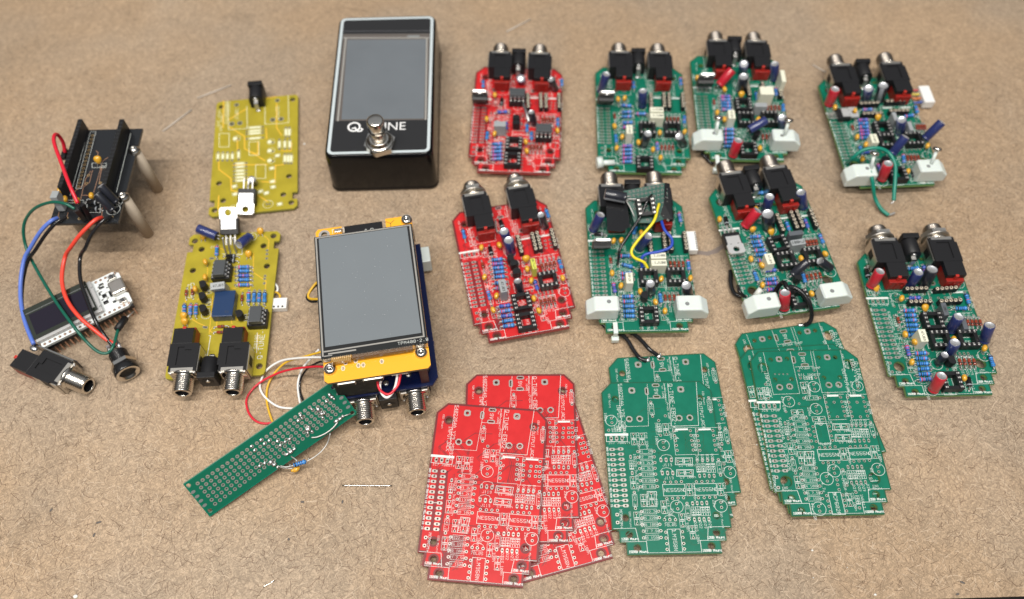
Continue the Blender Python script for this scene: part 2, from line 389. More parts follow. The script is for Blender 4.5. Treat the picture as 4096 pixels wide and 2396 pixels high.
    def finish(s, name):
        rimpts = s.o + [s.o[0]]
        # bare strip round the copper pour
        n = len(s.o); A = sum(s.o[i][0] * s.o[(i + 1) % n][1] - s.o[(i + 1) % n][0] * s.o[i][1] for i in range(n)); sg = 1 if A > 0 else -1
        ins = []
        for i in range(n):
            p0, p1, p2 = Vector(s.o[i - 1]), Vector(s.o[i]), Vector(s.o[(i + 1) % n])
            d1 = (p1 - p0).normalized(); d2 = (p2 - p1).normalized(); n1 = Vector((-d1.y, d1.x)) * sg; n2 = Vector((-d2.y, d2.x)) * sg
            b = (n1 + n2); b = b / max(.3, b.length_squared) * 2 * (1.0 if s.mask is RED else .6); ins.append((p1.x + b.x, p1.y + b.y))
        s.mb.ring(s.o, ins, .02, s.rim)
        out = MB(); out.mesh(slab(s.o, s.h, TH), s.mask, s.edge)
        b = len(out.v); 
        for m in s.mb.mats: out.mi(m)
        out.v += s.mb.v; out.f += [[b + i for i in f] for f in s.mb.f]; out.m += [out.mi(s.mb.mats[k]) for k in s.mb.m]; out.sm += s.mb.sm
        return out.data(name)

# ------------------------------------------------------------------ board outline and poses
W_, CX, CY, L1, A1, L2, A2, L3 = 55.9, 5.2, 5.4, 75.1, 3.2, 81.1, 2.9, 86.9
hW = W_ / 2
OUT = dict(lc2=(-hW, -CY), lc1=(-hW + CX, 0), rc1=(hW - CX, 0), rc2=(hW, -CY), rm=(hW, -L1), r1=(hW - A1, -L1), r2=(hW - A1, -L2), r3=(hW - A1 - A2, -L2),
           rb=(hW - A1 - A2, -L3), lb=(-hW + A1 + A2, -L3), l3=(-hW + A1 + A2, -L2), l2=(-hW + A1, -L2), l1=(-hW + A1, -L1), lm=(-hW, -L1))
OUTLINE = [OUT[k] for k in ('lc2', 'lc1', 'rc1', 'rc2', 'rm', 'r1', 'r2', 'r3', 'rb', 'lb', 'l3', 'l2', 'l1', 'lm')]
class Pose:
    def __init__(s, crop, pts, ztop, out=OUT):
        s.crop, s.z = crop, ztop
        A = np.array([out[k] if isinstance(k, str) else k for k in pts]); Bm = np.array([crop(*p, ztop) for p in pts.values()])
        ca, cb = A.mean(0), Bm.mean(0); a = A - ca; b = Bm - cb
        s.th = math.atan2((a[:, 0] * b[:, 1] - a[:, 1] * b[:, 0]).sum(), (a * b).sum())
        c, n = math.cos(s.th), math.sin(s.th); s.x = cb[0] - (c * ca[0] - n * ca[1]); s.y = cb[1] - (n * ca[0] + c * ca[1])
    def L(s, px, py, h=0.0):
        x, y = s.crop(px, py, s.z + h); x -= s.x; y -= s.y; c, n = math.cos(s.th), math.sin(s.th)
        return (c * x + n * y, -n * x + c * y)
cR = Crop(1650, 1450, 850, 1324); cG = Crop(2360, 1380, 660, 1106); cV = Crop(2900, 1260, 750, 1285)
cF = Crop(3380, 870, 680, 1285); cB = Crop(1780, 660, 550, 1096); cA = Crop(1780, 130, 550, 1351); cC = Crop(2320, 130, 460, 1130)
cD = Crop(2320, 650, 560, 1032); cE = Crop(2740, 80, 500, 1189); cH = Crop(2800, 580, 650, 1277); cI = Crop(3220, 180, 630, 1327)
cY1 = Crop(650, 250, 650, 1474); cY2 = Crop(650, 780, 600, 1028); cK = Crop(0, 400, 800, 1965); cO = Crop(0, 950, 800, 1814)
cP = Crop(1200, 0, 700, 1214); cT = Crop(1150, 800, 700, 1086); cS = Crop(680, 1450, 920, 1937)
ID = Crop(0, 0, 1, 1)

pg_front = Pose(cG, dict(lc2=(77, 322), lc1=(130, 256), rc1=(735, 243), rc2=(812, 303), lm=(150, 1232), l1=(192, 1232), l2=(205, 1316), l3=(240, 1318), lb=(253, 1402), rb=(886, 1392), r3=(880, 1316), r2=(916, 1312), r1=(910, 1230), rm=(946, 1228)), 6.0)
pg_back = Pose(cG, dict(lc2=(125, 150), lc1=(180, 88), rc1=(760, 55), rc2=(845, 120), rm=(1012, 985), r2=(988, 1070), rb=(957, 1155)), 3.6)
pv_front = Pose(cV, dict(lc2=(168, 300), lc1=(225, 250), rc1=(840, 235), rc2=(917, 297), lm=(335, 1222), l1=(383, 1218), l2=(402, 1300), l3=(440, 1303), lb=(460, 1390), rb=(1086, 1360), r2=(1110, 1275), r1=(1106, 1192), rm=(1133, 1188)), 6.6)
pv_mid = Pose(cV, {'lc2': (72, 320), 'lc1': (122, 252), 'lm': (312, 1150), (5.7, -1.2): (587, 233)}, 4.8)
pv_back = Pose(cV, dict(lc2=(67, 195), lc1=(125, 127), rc1=(665, 43), rc2=(765, 100), rm=(1105, 932)), 3.0)
pr_front = Pose(cR, dict(lc2=(152, 292), lc1=(238, 254), rc1=(775, 285), rc2=(845, 355), lm=(28, 1187), l1=(67, 1195), l2=(60, 1272), l3=(97, 1283), lb=(88, 1365), rb=(690, 1398), r3=(693, 1318), r2=(730, 1322)), 5.2)
pr_mid = Pose(cR, dict(lc2=(327, 143), lc1=(410, 70), rc1=(948, 76), rc2=(1005, 130), rm=(1045, 962), r2=(1005, 1045), rb=(968, 1130)), 3.5)
pr_back = Pose(cR, dict(rm=(1243, 1052), r2=(1268, 1133), rb=(1250, 1222), lb=(705, 1360)), 1.8)
pF = Pose(cF, dict(lc2=(105, 352), lm=(330, 1195), l1=(385, 1190), l2=(400, 1275), l3=(442, 1275), lb=(462, 1355), rb=(1110, 1335), r2=(1125, 1252), r1=(1108, 1180), rm=(1150, 1170)), 6)
pB = Pose(cB, dict(lc2=(60, 455), rc1=(720, 262), rc2=(828, 325), lm=(228, 1275), l1=(275, 1268), l2=(290, 1350), l3=(335, 1345), lb=(350, 1415), r2=(1003, 1210), rm=(1037, 1118), rb=(985, 1295)), 6)
pA = Pose(cA, dict(lm=(214, 1212), rm=(1140, 1213), lb=(297, 1368), rb=(1028, 1362), lc2=(308, 430), rc2=(1178, 432)), 6)
pC = Pose(cC, dict(lc2=(142, 405), lc1=(230, 338), rc2=(1005, 405), rm=(1088, 1240), rb=(1000, 1398), r2=(1040, 1308)), 6)
pD = Pose(cD, dict(lc2=(37, 342), lc1=(110, 284), rc1=(675, 285), rc2=(748, 328), rb=(803, 1232), lb=(193, 1232)), 8)
pE = Pose(cE, dict(lc2=(63, 400), lc1=(150, 345), rc2=(840, 395), rb=(938, 1338), lb=(235, 1340)), 8)
pH = Pose(cH, dict(lc2=(55, 430), lc1=(130, 362), rc1=(740, 302), rc2=(805, 330), rb=(1095, 1255), lb=(455, 1330), rm=(1118, 1075)), 9)
pI = Pose(cI, dict(lc2=(125, 370), lc1=(185, 312), lm=(330, 1055), lb=(460, 1180), rb=(1075, 1150)), 8)

# ------------------------------------------------------------------ board artwork, measured on the three bare boards
def lerp(a, b, t): return (a[0] + (b[0] - a[0]) * t, a[1] + (b[1] - a[1]) * t)
def tabs(d):
    for sx in (-1, 1):
        d.mb.ribbon([(sx * (hW - 11), -L1 + .4), (sx * (hW - 12), -L2 + .2)], .22, .06, d.silk); d.mb.ribbon([(sx * (hW - 11), -L1 + .4), (sx * (hW - .8), -L1 + .4)], .18, .06, d.silk)
        d.mb.ribbon([(sx * (hW - 15.5), -L2 + .2), (sx * (hW - 15.5), -L3 + .6)], .22, .06, d.silk); d.mb.ribbon([(sx * (hW - 15.5), -L2 + .2), (sx * (hW - 4), -L2 + .2)], .18, .06, d.silk)
        x1 = -hW + 4 if sx < 0 else hW - 12; text(d.mb, '125B Mount', x1, -L2 + 1.0, .95, 0, .065, d.silk, wd=.22, adv=5.2)
        x2 = -hW + 7 if sx < 0 else hW - 15; text(d.mb, '1590B Mount', x2, -L3 + .9, .95, 0, .065, d.silk, wd=.22, adv=5.2)
    d.mb.ribbon([(-hW + 16, -L3 + .8), (hW - 16, -L3 + .8)], .14, .06, d.silk)
HDR = ['GND', '5V', '19', '20', 'GND', '3v3', '10', '11', 'REL', 'MOM', '18', '15']
def header(d, a0, a1, b0, b1):
    for k in range(12):
        t = k / 11; a = lerp(a0, a1, t); b = lerp(b0, b1, t)
        for p in (a, b): d.pad(p, kind='st', rx=1.45, ry=.8, hr=.45)
        x, y = d.pt(a); x2, y2 = d.pt(b); d.mb.ribbon([(x + 1.4, y), (x2 - 1.4, y2)], .3, .026, d.padm)
        lab = HDR[k]; text(d.mb, lab, x - 2.75, y + .18 * len(lab) * 2 + .1, .85, D90, .065, d.silk, wd=.16, adv=5.4)
def traces(d, seed, n=46):
    rnd = random.Random(seed)
    for i in range(n):
        x = rnd.uniform(-22, 22); y = -rnd.uniform(20, 78); pts = [(x, y)]
        for k in range(rnd.randint(2, 4)):
            a = rnd.choice([0, 45, 90, 135, 180, 225, 270, 315]); L = rnd.uniform(2, 9)
            x = max(-25, min(25, x + L * math.cos(math.radians(a)))); y = max(-83, min(-18, y + L * math.sin(math.radians(a)))); pts.append((x, y))
        d.mb.ribbon(pts, .22, .025, d.tr); o = rnd.choice([.65, -.65]); d.mb.ribbon([(p[0] + o, p[1] + o * .4) for p in pts], .2, .025, d.tr)
def art44(mask, rim, tr, edge, ver, date, name, seed, red=False):
    d = Design(OUTLINE, pg_front.L, mask, rim, tr, edge); P = d.pad
    traces(d, seed)
    for p, r in (((168, 362), 1.55), ((735, 355), 1.55), ((238, 1158), 1.6), ((848, 1143), 1.6), ((264, 1271), 1.6), ((848, 1257), 1.6), ((318, 1360), 1.65), ((815, 1347), 1.65)): d.hole(p, r, r + (.85 if red else .45))
    for p in ((280, 305), (608, 297)): P(p, 1.7, .85, 'sq')
    for p in ((263, 497), (333, 495), (598, 490), (669, 487)): P(p, 1.75, 1.05, 'oct')
    P((440, 270), kind='slot', rx=2.0, ry=1.05); P((380, 310), kind='slot', rx=1.05, ry=2.2); P((447, 347), kind='slot', rx=2.0, ry=1.05)
    d.line([(188, 262), (213, 548), (392, 543), (383, 262)]); d.line([(520, 260), (547, 545), (728, 540), (712, 250)], .2); d.line([(388, 357), (507, 355), (497, 262)])
    d.txt('5402264A_' + date, (192, 262), 1.55, D90); d.txt('Q-TUNE-EBD2-' + ver, (524, 262), 1.9, D90); d.txt('9V', (430, 295), 1.7, D90)
    d.txt('Do NOT Install', (492, 258), .8, D90); d.txt('for 1590B', (478, 272), .8, D90); d.txt('Probe RAMP', (512, 388), .9, D90)
    d.txt('INPUTJACK', (178, 402), 1.5, D90); d.txt('OUTPUTJACK', (728, 382), 1.5, D90)
    for p in ((122, 330), (750, 312), (260, 1118), (872, 1122)): d.txt('EBD Mount', p, .85, D90)
    d.res((407, 383), (419, 478), 'RPDI', '2M'); d.res((795, 353), (810, 447), 'RPDO', '100k')
    if not red:
        d.elec((143, 507), ((143, 491), (147, 521)), 2.9, '100u', (95, 455)); d.diode((125, 571), (230, 567), '1N5817', False, lp=(160, 556)); P((505, 475)); 
    header(d, (148, 700), (180, 1078), (205, 697), (240, 1077))
    for (y, xl, xr, a, b) in ((714, 320, 430, 'R1', '2M'), (752, 320, 430, 'R2', '2M'), (790, 327, 435, 'R3', '2k2'), (828, 333, 436, 'R4', '2k2'), (868, 335, 440, 'R11', '330R'), (909, 337, 447, 'R10', '100k'), (950, 340, 452, 'R9', '10k'),
                              (1117, 345, 460, 'R22', '2.2k'), (1159, 348, 465, 'R5', '220k'), (1204, 350, 468, 'R6', '100k'), (1247, 358, 475, 'R7', '7.5k'), (1292, 360, 476, 'R8', '150k')):
        d.res((xl, y + 1), (xr, y - 2), a, b)
    d.res((297, 988), (305, 1095), 'R24', '2.2k'); d.res((860, 768), (875, 872), 'R23', '47R'); d.res((650, 1062), (663, 1170), 'R21', '47R')
    for k, (a, b) in enumerate((((718, 775), (735, 877)), ((753, 773), (767, 875)), ((787, 772), (800, 878)), ((820, 770), (832, 877)))): d.diode(a, b, 'D2%d' % (5 + k), flip=k > 1, lp=(a[0] - 10, a[1] - 38))
    for k, (a, b) in enumerate((((688, 1062), (700, 1170)), ((718, 1060), (733, 1168)), ((750, 1060), (765, 1168)), ((783, 1058), (797, 1167)))): d.diode(a, b, 'D2%d' % (1 + k), flip=k > 1, lp=(b[0] - 2, b[1] + 16))
    d.diode((272, 750), (283, 858), '1N5226-3v3', lp=(290, 730)); d.diode((460, 507), (472, 605), '1N5817', False, lp=(435, 520))
    for a, b, t in (((505, 535), (513, 598), 'C12 100n'), ((290, 598), (297, 662), 'C17 100n'), ((345, 598), (352, 662), 'C16 330n'), ((287, 890), (293, 957), 'C6 470n'), ((355, 1010), (362, 1076), 'C5 1u'), ((492, 1053), (500, 1122), 'C14 100n'),
                    ((662, 938), (670, 1002), 'C22 100n'), ((870, 935), (880, 1002), 'C24 100n'), ((613, 1140), (623, 1212), 'C13 330n'), ((683, 1220), (693, 1292), 'C15 100n'), ((310, 1128), (318, 1198), 'C4 330n'),
                    ((410, 995), (418, 1070), 'C2 470n'), ((590, 780), (665, 778), 'C1 100n'), ((598, 858), (675, 856), 'C3 100n')): d.cap(a, b, *t.split())
    d.rect(383, 982, 444, 1084); d.rect(572, 757, 686, 803); d.rect(580, 836, 692, 880)
    d.elec((492, 671), ((490, 653), (495, 687)), 2.9, '100u', (437, 610)); d.elec((582, 1083), ((580, 1064), (588, 1098)), 3.0, '22u', (540, 1095)); d.elec((877, 1078), ((877, 1054), (882, 1088)), 3.0, '22u', (822, 1040))
    d.dip([(500, 920), (540, 919), (577, 918), (613, 915)], [(515, 1030), (553, 1028), (590, 1026), (627, 1024)], 'NE555N', False)
    d.dip([(713, 917), (750, 916), (787, 914), (825, 912)], [(727, 1024), (765, 1023), (802, 1021), (840, 1019)], 'NE555N', False)
    d.dip([(508, 1255), (510, 1294), (515, 1332), (517, 1370)], [(620, 1252), (623, 1290), (628, 1330), (633, 1367)], 'LM358N', True)
    for y, t in ((770, 'J113'), (858, 'J113')):
        for k in range(3): P((475 + 35 * k + (y > 800) * 10, y), kind='st', rx=.7, ry=1.2, hr=.42)
        d.txt(t, (488 + (y > 800) * 10, y + 42), 1.2); d.line([(470, y - 10), (485, y - 30), (512, y - 36), (540, y - 30), (555, y - 10)])
    for x in (500, 535, 573): P((x, 1171))
    d.txt('78L05', (500, 1215), 1.2); d.line([(497, 1165), (505, 1148), (535, 1138), (567, 1148), (577, 1165)]); d.line([(503, 1190), (572, 1188)])
    for x in (142, 178, 215): P((x, 626), kind='st', rx=.85, ry=1.35, hr=.5)
    d.mb.ribbon([d.pt((108, 602)), d.pt((248, 600))], 1.2, .06, d.silk); d.rect(110, 600, 250, 648); d.txt('IC7 7805TV', (125, 664), 1.1)
    for xl, xr in ((562, 672), (715, 823)):
        for k, y in enumerate((576, 608, 642, 673, 706)): P((xl + 5.5 * k, y)); P((xr + 5 * k, y - 2))
        d.mb.ribbon([d.pt((xl + 17, 567)), d.pt((xl + 88, 565))], .9, .06, d.silk); d.line([(xl - 10, 556), (xl + 140, 553)]); d.line([(xl - 10, 556), (xl + 12, 737), (xl + 145, 733)])
    d.txt('Bypass', (688, 600), 1.5, D90); d.txt('TB-BR', (842, 600), 1.5, D90)
    d.trace([(176, 695), (208, 1080)], 1.5 if red else .5); d.trace([(228, 700), (262, 960), (262, 1080)], 1.3 if red else .3)
    for k in range(7): d.trace([(340 + 14 * k, 1110), (348 + 14 * k, 1200), (300 + 14 * k, 1310)], .9 if red else .3)
    for k in range(5): d.trace([(560 + 16 * k, 470 + 4 * k), (600 + 14 * k, 540), (640 + 12 * k, 640), (640 + 12 * k, 740), (700 + 12 * k, 820)], .25)
    for k in range(4): d.trace([(262 + 8 * k, 1085), (300 + 8 * k, 1200), (360, 1290 + 6 * k)], .3)
    if red:
        for (x, y) in ((770, 610), (770, 642), (772, 673), (805, 608), (808, 640), (812, 672)): P((x, y), .7, .4, 'sq')
    d.txt('MOM-', (196, 1105), 1.3, D90); d.txt('MOM+', (198, 1160), 1.3, D90); P((182, 1137), .8, .4, 'sq'); P((185, 1190), .8, .4, 'sq')
    for pl in (([(300, 480), (360, 430), (470, 425)]), ([(560, 490), (640, 600), (640, 740)]), ([(680, 520), (760, 600), (760, 690), (820, 760)]), ([(430, 715), (520, 745), (600, 745)]), ([(440, 870), (470, 900), (640, 960)]), ([(460, 1115), (500, 1180), (508, 1255)])): d.trace(pl)
    tabs(d); return d.finish(name)
def art45(name, seed):
    d = Design(OUTLINE, pv_front.L, GREEN, GREEND, GREENT, GEDGE); P = d.pad
    traces(d, seed)
    for p, r in (((262, 362), 2.65), ((845, 337), 2.65), ((420, 1140), 2.7), ((1022, 1118), 2.7), ((457, 1257), 1.6), ((1036, 1230), 1.6), ((523, 1343), 1.65), ((1020, 1320), 1.65)): d.hole(p, r, r + .45)
    for p in ((370, 303), (700, 290)): P(p, 1.6, .8, 'sq')
    for p in ((313, 307), (425, 300), (642, 292), (755, 290), (343, 443), (455, 440), (678, 430), (788, 427)): d.hole(p, 1.0, 1.35)
    for p in ((375, 495), (443, 490), (712, 480), (780, 478)): P(p, 1.8, 1.05, 'oct')
    P((528, 268), kind='slot', rx=2.1, ry=1.05); P((470, 307), kind='slot', rx=1.05, ry=2.2); P((547, 343), kind='slot', rx=2.1, ry=1.05)
    d.line([(262, 258), (332, 545), (512, 538), (447, 252)]); d.line([(602, 247), (665, 533), (848, 527), (790, 240)]); d.line([(480, 356), (605, 352), (585, 247)])
    d.txt('5402264A_Y31_250425', (362, 706), 1.45, D90); d.txt('Q-TUNE', (884, 322), 1.8, D90); d.txt('EBD2-v4.5', (856, 305), 1.8, D90); d.txt('9V', (520, 290), 1.7, D90); d.txt('Probe RAMP', (512, 372), 1.1)
    d.txt('INPUTJACK', (270, 397), 1.6, D90); d.txt('OUTPUTJACK', (800, 372), 1.6, D90)
    for p in ((232, 292), (795, 268)): d.txt('EBD Mount', p, .95, D90)
    for p in ((395, 1192), (1015, 1180)): d.txt('EBD', p, .95); d.txt('Mount', (p[0], p[1] + 16), .95)
    header(d, (280, 693), (355, 1069), (337, 692), (412, 1067))
    for (y, xl, xr, a, b) in ((569, 540, 650, 'R11', '47R'), (708, 448, 558, 'R3', '100k'), (748, 457, 567, 'R1', '2M'), (786, 465, 575, 'R2', '10'), (824, 472, 583, 'R10', '330R'), (865, 480, 592, 'R9', '100k'), (907, 490, 600, 'R8', '10k'),
                              (1050, 513, 625, 'R12', '2.2k'), (1090, 520, 634, 'R22', '2.2k'), (1132, 530, 642, 'R5', '220k'), (1174, 535, 650, 'R4', '100k'), (1219, 548, 660, 'R6', '7.5k'), (1260, 555, 668, 'R7', '150k')):
        d.res((xl, y + 1), (xr, y - 2), a, b)
    d.res((460, 978), (483, 1083), 'R24', '2.2k'); d.res((997, 735), (1023, 835), 'R23', '47R'); d.res((808, 1060), (835, 1165), 'R21', '47R')
    for k, (a, b) in enumerate((((868, 758), (890, 862)), ((897, 756), (922, 862)), ((928, 757), (953, 860)), ((960, 757), (985, 860)))): d.diode(a, b, 'D2%d' % (5 + k), flip=k > 1, lp=(a[0] - 10, a[1] - 38))
    for k, (a, b) in enumerate((((843, 1042), (868, 1150)), ((875, 1042), (902, 1148)), ((907, 1040), (932, 1148)), ((937, 1040), (963, 1145)))): d.diode(a, b, 'D2%d' % (1 + k), flip=k > 1, lp=(b[0] + 6, b[1] + 16))
    d.diode((412, 742), (432, 845), '1N5226-3v3', lp=(422, 720)); d.diode((517, 432), (622, 430), 'D11 1N5817', False, lp=(505, 418)); d.diode((278, 475), (297, 572), '1N5817', False, lp=(252, 495)); d.diode((897, 1215), (922, 1322), '1N5817', False, lp=(925, 1230))
    for a, b, t in (((235, 508), (248, 570), 'C16 100n'), ((533, 468), (547, 530), 'C17 100n'), ((463, 668), (527, 665), 'C6 18u'), ((607, 715), (680, 712), '100n C19'), ((442, 885), (457, 948), 'C5 470n'), ((515, 945), (527, 1013), 'C4 1u'),
                    ((570, 943), (583, 1015), 'C2 470n'), ((757, 768), (832, 765), 'C1 100n'), ((773, 843), (848, 841), 'C3 100n'), ((807, 920), (822, 988), 'C22 100n'), ((1015, 905), (1032, 975), 'C24 100n'), ((492, 1113), (505, 1182), 'C3 330n'), ((843, 1233), (860, 1303), 'C15 100n')): d.cap(a, b, *t.split())
    d.rect(545, 935, 608, 1028); d.rect(738, 745, 850, 788); d.rect(755, 820, 868, 865)
    for c, r, t, lp in (((610, 492), 2.9, '100u', (565, 480)), ((437, 594), 2.9, '47u-ESR', (383, 560)), ((625, 643), 2.9, '220u', (565, 635)), ((747, 1068), 3.1, '22u', (700, 1025)), ((697, 1122), 3.1, '4.7u', (660, 1150)), ((1050, 1058), 3.1, '22', (995, 1050)), ((645, 1328), 3.2, '47u-ESR', (588, 1290)), ((908, 487), 2.8, '47u-ESR', (855, 455))):
        d.elec(c, ((c[0] - 3, c[1] - 16), (c[0] + 4, c[1] + 16)), r, t, lp)
    d.dip([(603, 765), (610, 800), (617, 833), (625, 866)], [(715, 762), (722, 795), (730, 828), (737, 860)], '', True); d.txt('TL072', (650, 893), 1.2)
    d.dip([(648, 910), (685, 908), (720, 907), (755, 903)], [(672, 1013), (707, 1011), (743, 1010), (780, 1008)], 'NE555N', False)
    d.dip([(858, 903), (893, 901), (928, 898), (965, 896)], [(883, 1003), (918, 1001), (955, 1000), (990, 997)], 'NE555N', False)
    d.dip([(697, 1238), (705, 1275), (713, 1312), (722, 1348)], [(808, 1234), (818, 1270), (826, 1307), (833, 1343)], 'MCP602P', True)
    for q in ((768, 1130), (773, 1163), (782, 1197)): P(q)
    d.txt('LP2950-50', (800, 1120), 1.0, D90)
    for x in (265, 302, 340): P((x, 623), kind='st', rx=.85, ry=1.35, hr=.5)
    d.mb.ribbon([d.pt((225, 599)), d.pt((372, 597))], 1.2, .06, d.silk); d.rect(230, 598, 378, 645); d.txt('IC8', (252, 662), 1.1); d.txt('LP50', (318, 660), 1.1)
    for xl, xr, t in ((683, 792, 'Bypass'), (840, 945, 'TB-BR')):
        for k, y in enumerate((566, 598, 631, 663, 695)): P((xl + 7.7 * k, y)); P((xr + 8 * k, y - 3))
        d.mb.ribbon([d.pt((xl + 22, 555)), d.pt((xl + 88, 553))], .9, .06, d.silk); d.line([(xl - 10, 547), (xl + 130, 543)]); d.line([(xl - 10, 547), (xl + 30, 720), (xl + 150, 715)]); P((xl + 65, 598)); P((xl + 88, 698))
        d.txt(t, (xr + 22, 590), 1.5, D90)
    d.txt('MOM+', (322, 1100), 1.3, D90); d.txt('MOM-', (328, 1158), 1.3, D90); P((353, 1112), .8, .4, 'sq'); P((365, 1183), .8, .4, 'sq')
    for k in range(4): P((343 + 28 * k, 406), .4, .2)
    for q in ((505, 383), (611, 380), (508, 608), (418, 663), (706, 535)): P(q, .65, .35)
    for pl in (([(300, 410), (300, 470)]), ([(560, 500), (480, 560), (480, 640)]), ([(700, 520), (640, 600)]), ([(430, 450), (330, 460), (330, 400), (440, 400)]), ([(620, 660), (700, 740), (760, 740)]), ([(600, 880), (640, 930)]), ([(640, 1030), (620, 1190), (700, 1240)])): d.trace(pl)
    tabs(d); return d.finish(name)
ME44 = art44(GREEN, GREEND, GREENT, GEDGE, 'v4.4', 'Y26_250405', 'green_board_v44', 3)
MER = art44(RED, REDD, REDT, REDGE, 'v4.3', 'Y23_250322', 'red_board_v43', 5, True)
ME45 = art45('green_board_v45', 8)

def board_thing(name, pose, me, label, cat, group=None, partname=None):
    if partname:
        r = empty(name, pose.x, pose.y, pose.z, pose.th); inst(me, partname, r, Matrix())
    else:
        r = bpy.data.objects.new(name, me); col.objects.link(r); r.location = (pose.x * S, pose.y * S, pose.z * S); r.rotation_euler = (0, 0, pose.th)
    return tag(r, label, cat, group)

# ------------------------------------------------------------------ component library (local z = 0 is the board top)
CACHE = {}
def cached(key, fn):
    if key not in CACHE: CACHE[key] = fn()
    return CACHE[key]
BANDS = {'a': (BN1, BN4, BN1, BN4), 'b': (BN4, BN1, BN2, BN1), 'c': (BN2, BN1, BN4, BN1), 'd': (BN1, BN1, BN4, BN2), 'e': (BN2, BN2, BN1, BN3)}
def resistor_mesh(L, bk, body):
    def f():
        m = MB(); B = 3.1; M = Matrix.Translation((0, 0, 1.45)) @ Matrix.Rotation(math.pi / 2, 4, 'Y')
        prof = [(.35, -B), (.9, -B + .12), (1.18, -B + .5), (1.18, -B + 1.2), (1.0, -B + 1.45), (.98, -1.15), (.98, -.75), (.98, -.2), (.98, .2), (.98, .75), (.98, 1.15), (1.0, B - 1.45), (1.18, B - 1.2), (1.18, B - .75), (1.18, B - .5), (.9, B - .12), (.35, B)]
        b = BANDS[bk]; ms = [body, body, b[0], body, body, b[1], body, b[2], body, b[3], body, body, body, b[0], body, body]
        m.lathe(prof, body, 12, M, ms=ms)
        for s_ in (-1, 1):
            m.tube([(s_ * (B - .1), 0, 1.45), (s_ * (L / 2 - .5), 0, 1.4), (s_ * L / 2, 0, .9), (s_ * L / 2, 0, -.4)], .3, WIREM, 6, 3)
            m.ell((s_ * L / 2, 0, 0), .6, .6, .35, SOLD, 8, 4)
        return m.data('resistor')
    return cached(('res', round(L, 1), bk, body.name), f)
def diode_mesh(L, kind):
    def f():
        m = MB(); M = Matrix.Translation((0, 0, 1.1)) @ Matrix.Rotation(math.pi / 2, 4, 'Y')
        if kind == 'glass':
            B = 1.9; m.lathe([(.4, -B), (.85, -B + .3), (.85, .5), (.87, .55), (.87, 1.1), (.85, 1.15), (.85, B - .3), (.4, B)], GLASSR, 10, M, ms=[GLASSR, GLASSR, BNDK, BNDK, BNDK, GLASSR, GLASSR])
        else:
            B = 2.6; m.lathe([(.6, -B), (1.3, -B + .1), (1.35, B - 1.1), (1.36, B - 1.05), (1.36, B - .45), (1.3, B - .1), (.6, B)], BPG, 12, M, ms=[BPG, BPG, BPG, STRP['black'], BPG, BPG])
        for s_ in (-1, 1):
            m.tube([(s_ * (B - .1), 0, 1.1), (s_ * (L / 2 - .5), 0, 1.1), (s_ * L / 2, 0, .7), (s_ * L / 2, 0, -.4)], .27, WIREM, 6, 3)
            m.ell((s_ * L / 2, 0, 0), .65, .65, .35, SOLD, 8, 4)
        return m.data('diode')
    return cached(('dio', round(L, 1), kind), f)
def drop_mesh(big=1.0):
    def f():
        m = MB(); vs = []; fs = []; n, k = 12, 9
        for j in range(k + 1):
            t = math.pi * j / k; z = math.cos(t); r = math.sin(t) * (1 + .18 * z); 
            for i in range(n):
                a = 2 * math.pi * i / n; vs.append((2.05 * big * r * math.cos(a), 1.4 * big * r * math.sin(a), (3.6 + 2.0 * z) * big if z > 0 else (3.6 + 2.6 * z) * big))
        for j in range(k):
            for i in range(n): fs.append((j * n + i, (j + 1) * n + i, (j + 1) * n + (i + 1) % n, j * n + (i + 1) % n))
        m.add(vs, fs, AMB, True)
        for s_ in (-1, 1): m.tube([(s_ * .6, 0, 2), (s_ * 1.0, 0, 1), (s_ * 1.27, 0, -.4)], .25, WIREM, 5, 2)
        return m.data('capacitor')
    return cached(('drop', big), f)
def elec_mesh(r, L, colr):
    def f():
        m = MB(); n = 24; sl, st = SLV[colr], STRP[colr]
        prof = [(r * .8, 0), (r, .25), (r, 1.0), (r * .93, 1.3), (r * .93, 1.5), (r, 1.8), (r, L - .45), (r * .96, L - .12), (r * .86, L), (r * .84, L - .1), (.01, L - .1)]
        base = len(m.v)
        m.lathe(prof, sl, n, ms=[BPL, sl, sl, sl, sl, sl, sl, sl, ALU, ALU])
        ks = m.mi(st); nf = n
        for seg in (1, 2, 3, 4, 5, 6):
            for i in (0, 1, 2): m.m[seg * n + i] = ks
        for a in (0, math.pi / 3, -math.pi / 3):   # vent score on the lid
            c, s_ = math.cos(a), math.sin(a); m.ribbon([(-c * r * .55, -s_ * r * .55), (c * r * .55, s_ * r * .55)], .1, L - .08, TIN)
        for s_ in (-1, 1): m.tube([(s_ * 1.0, 0, .3), (s_ * 1.1, 0, -.8), (s_ * 1.2, 0, -1.6)], .28, WIREM, 6, 2)
        return m.data('electrolytic')
    return cached(('el', r, round(L, 1), colr), f)
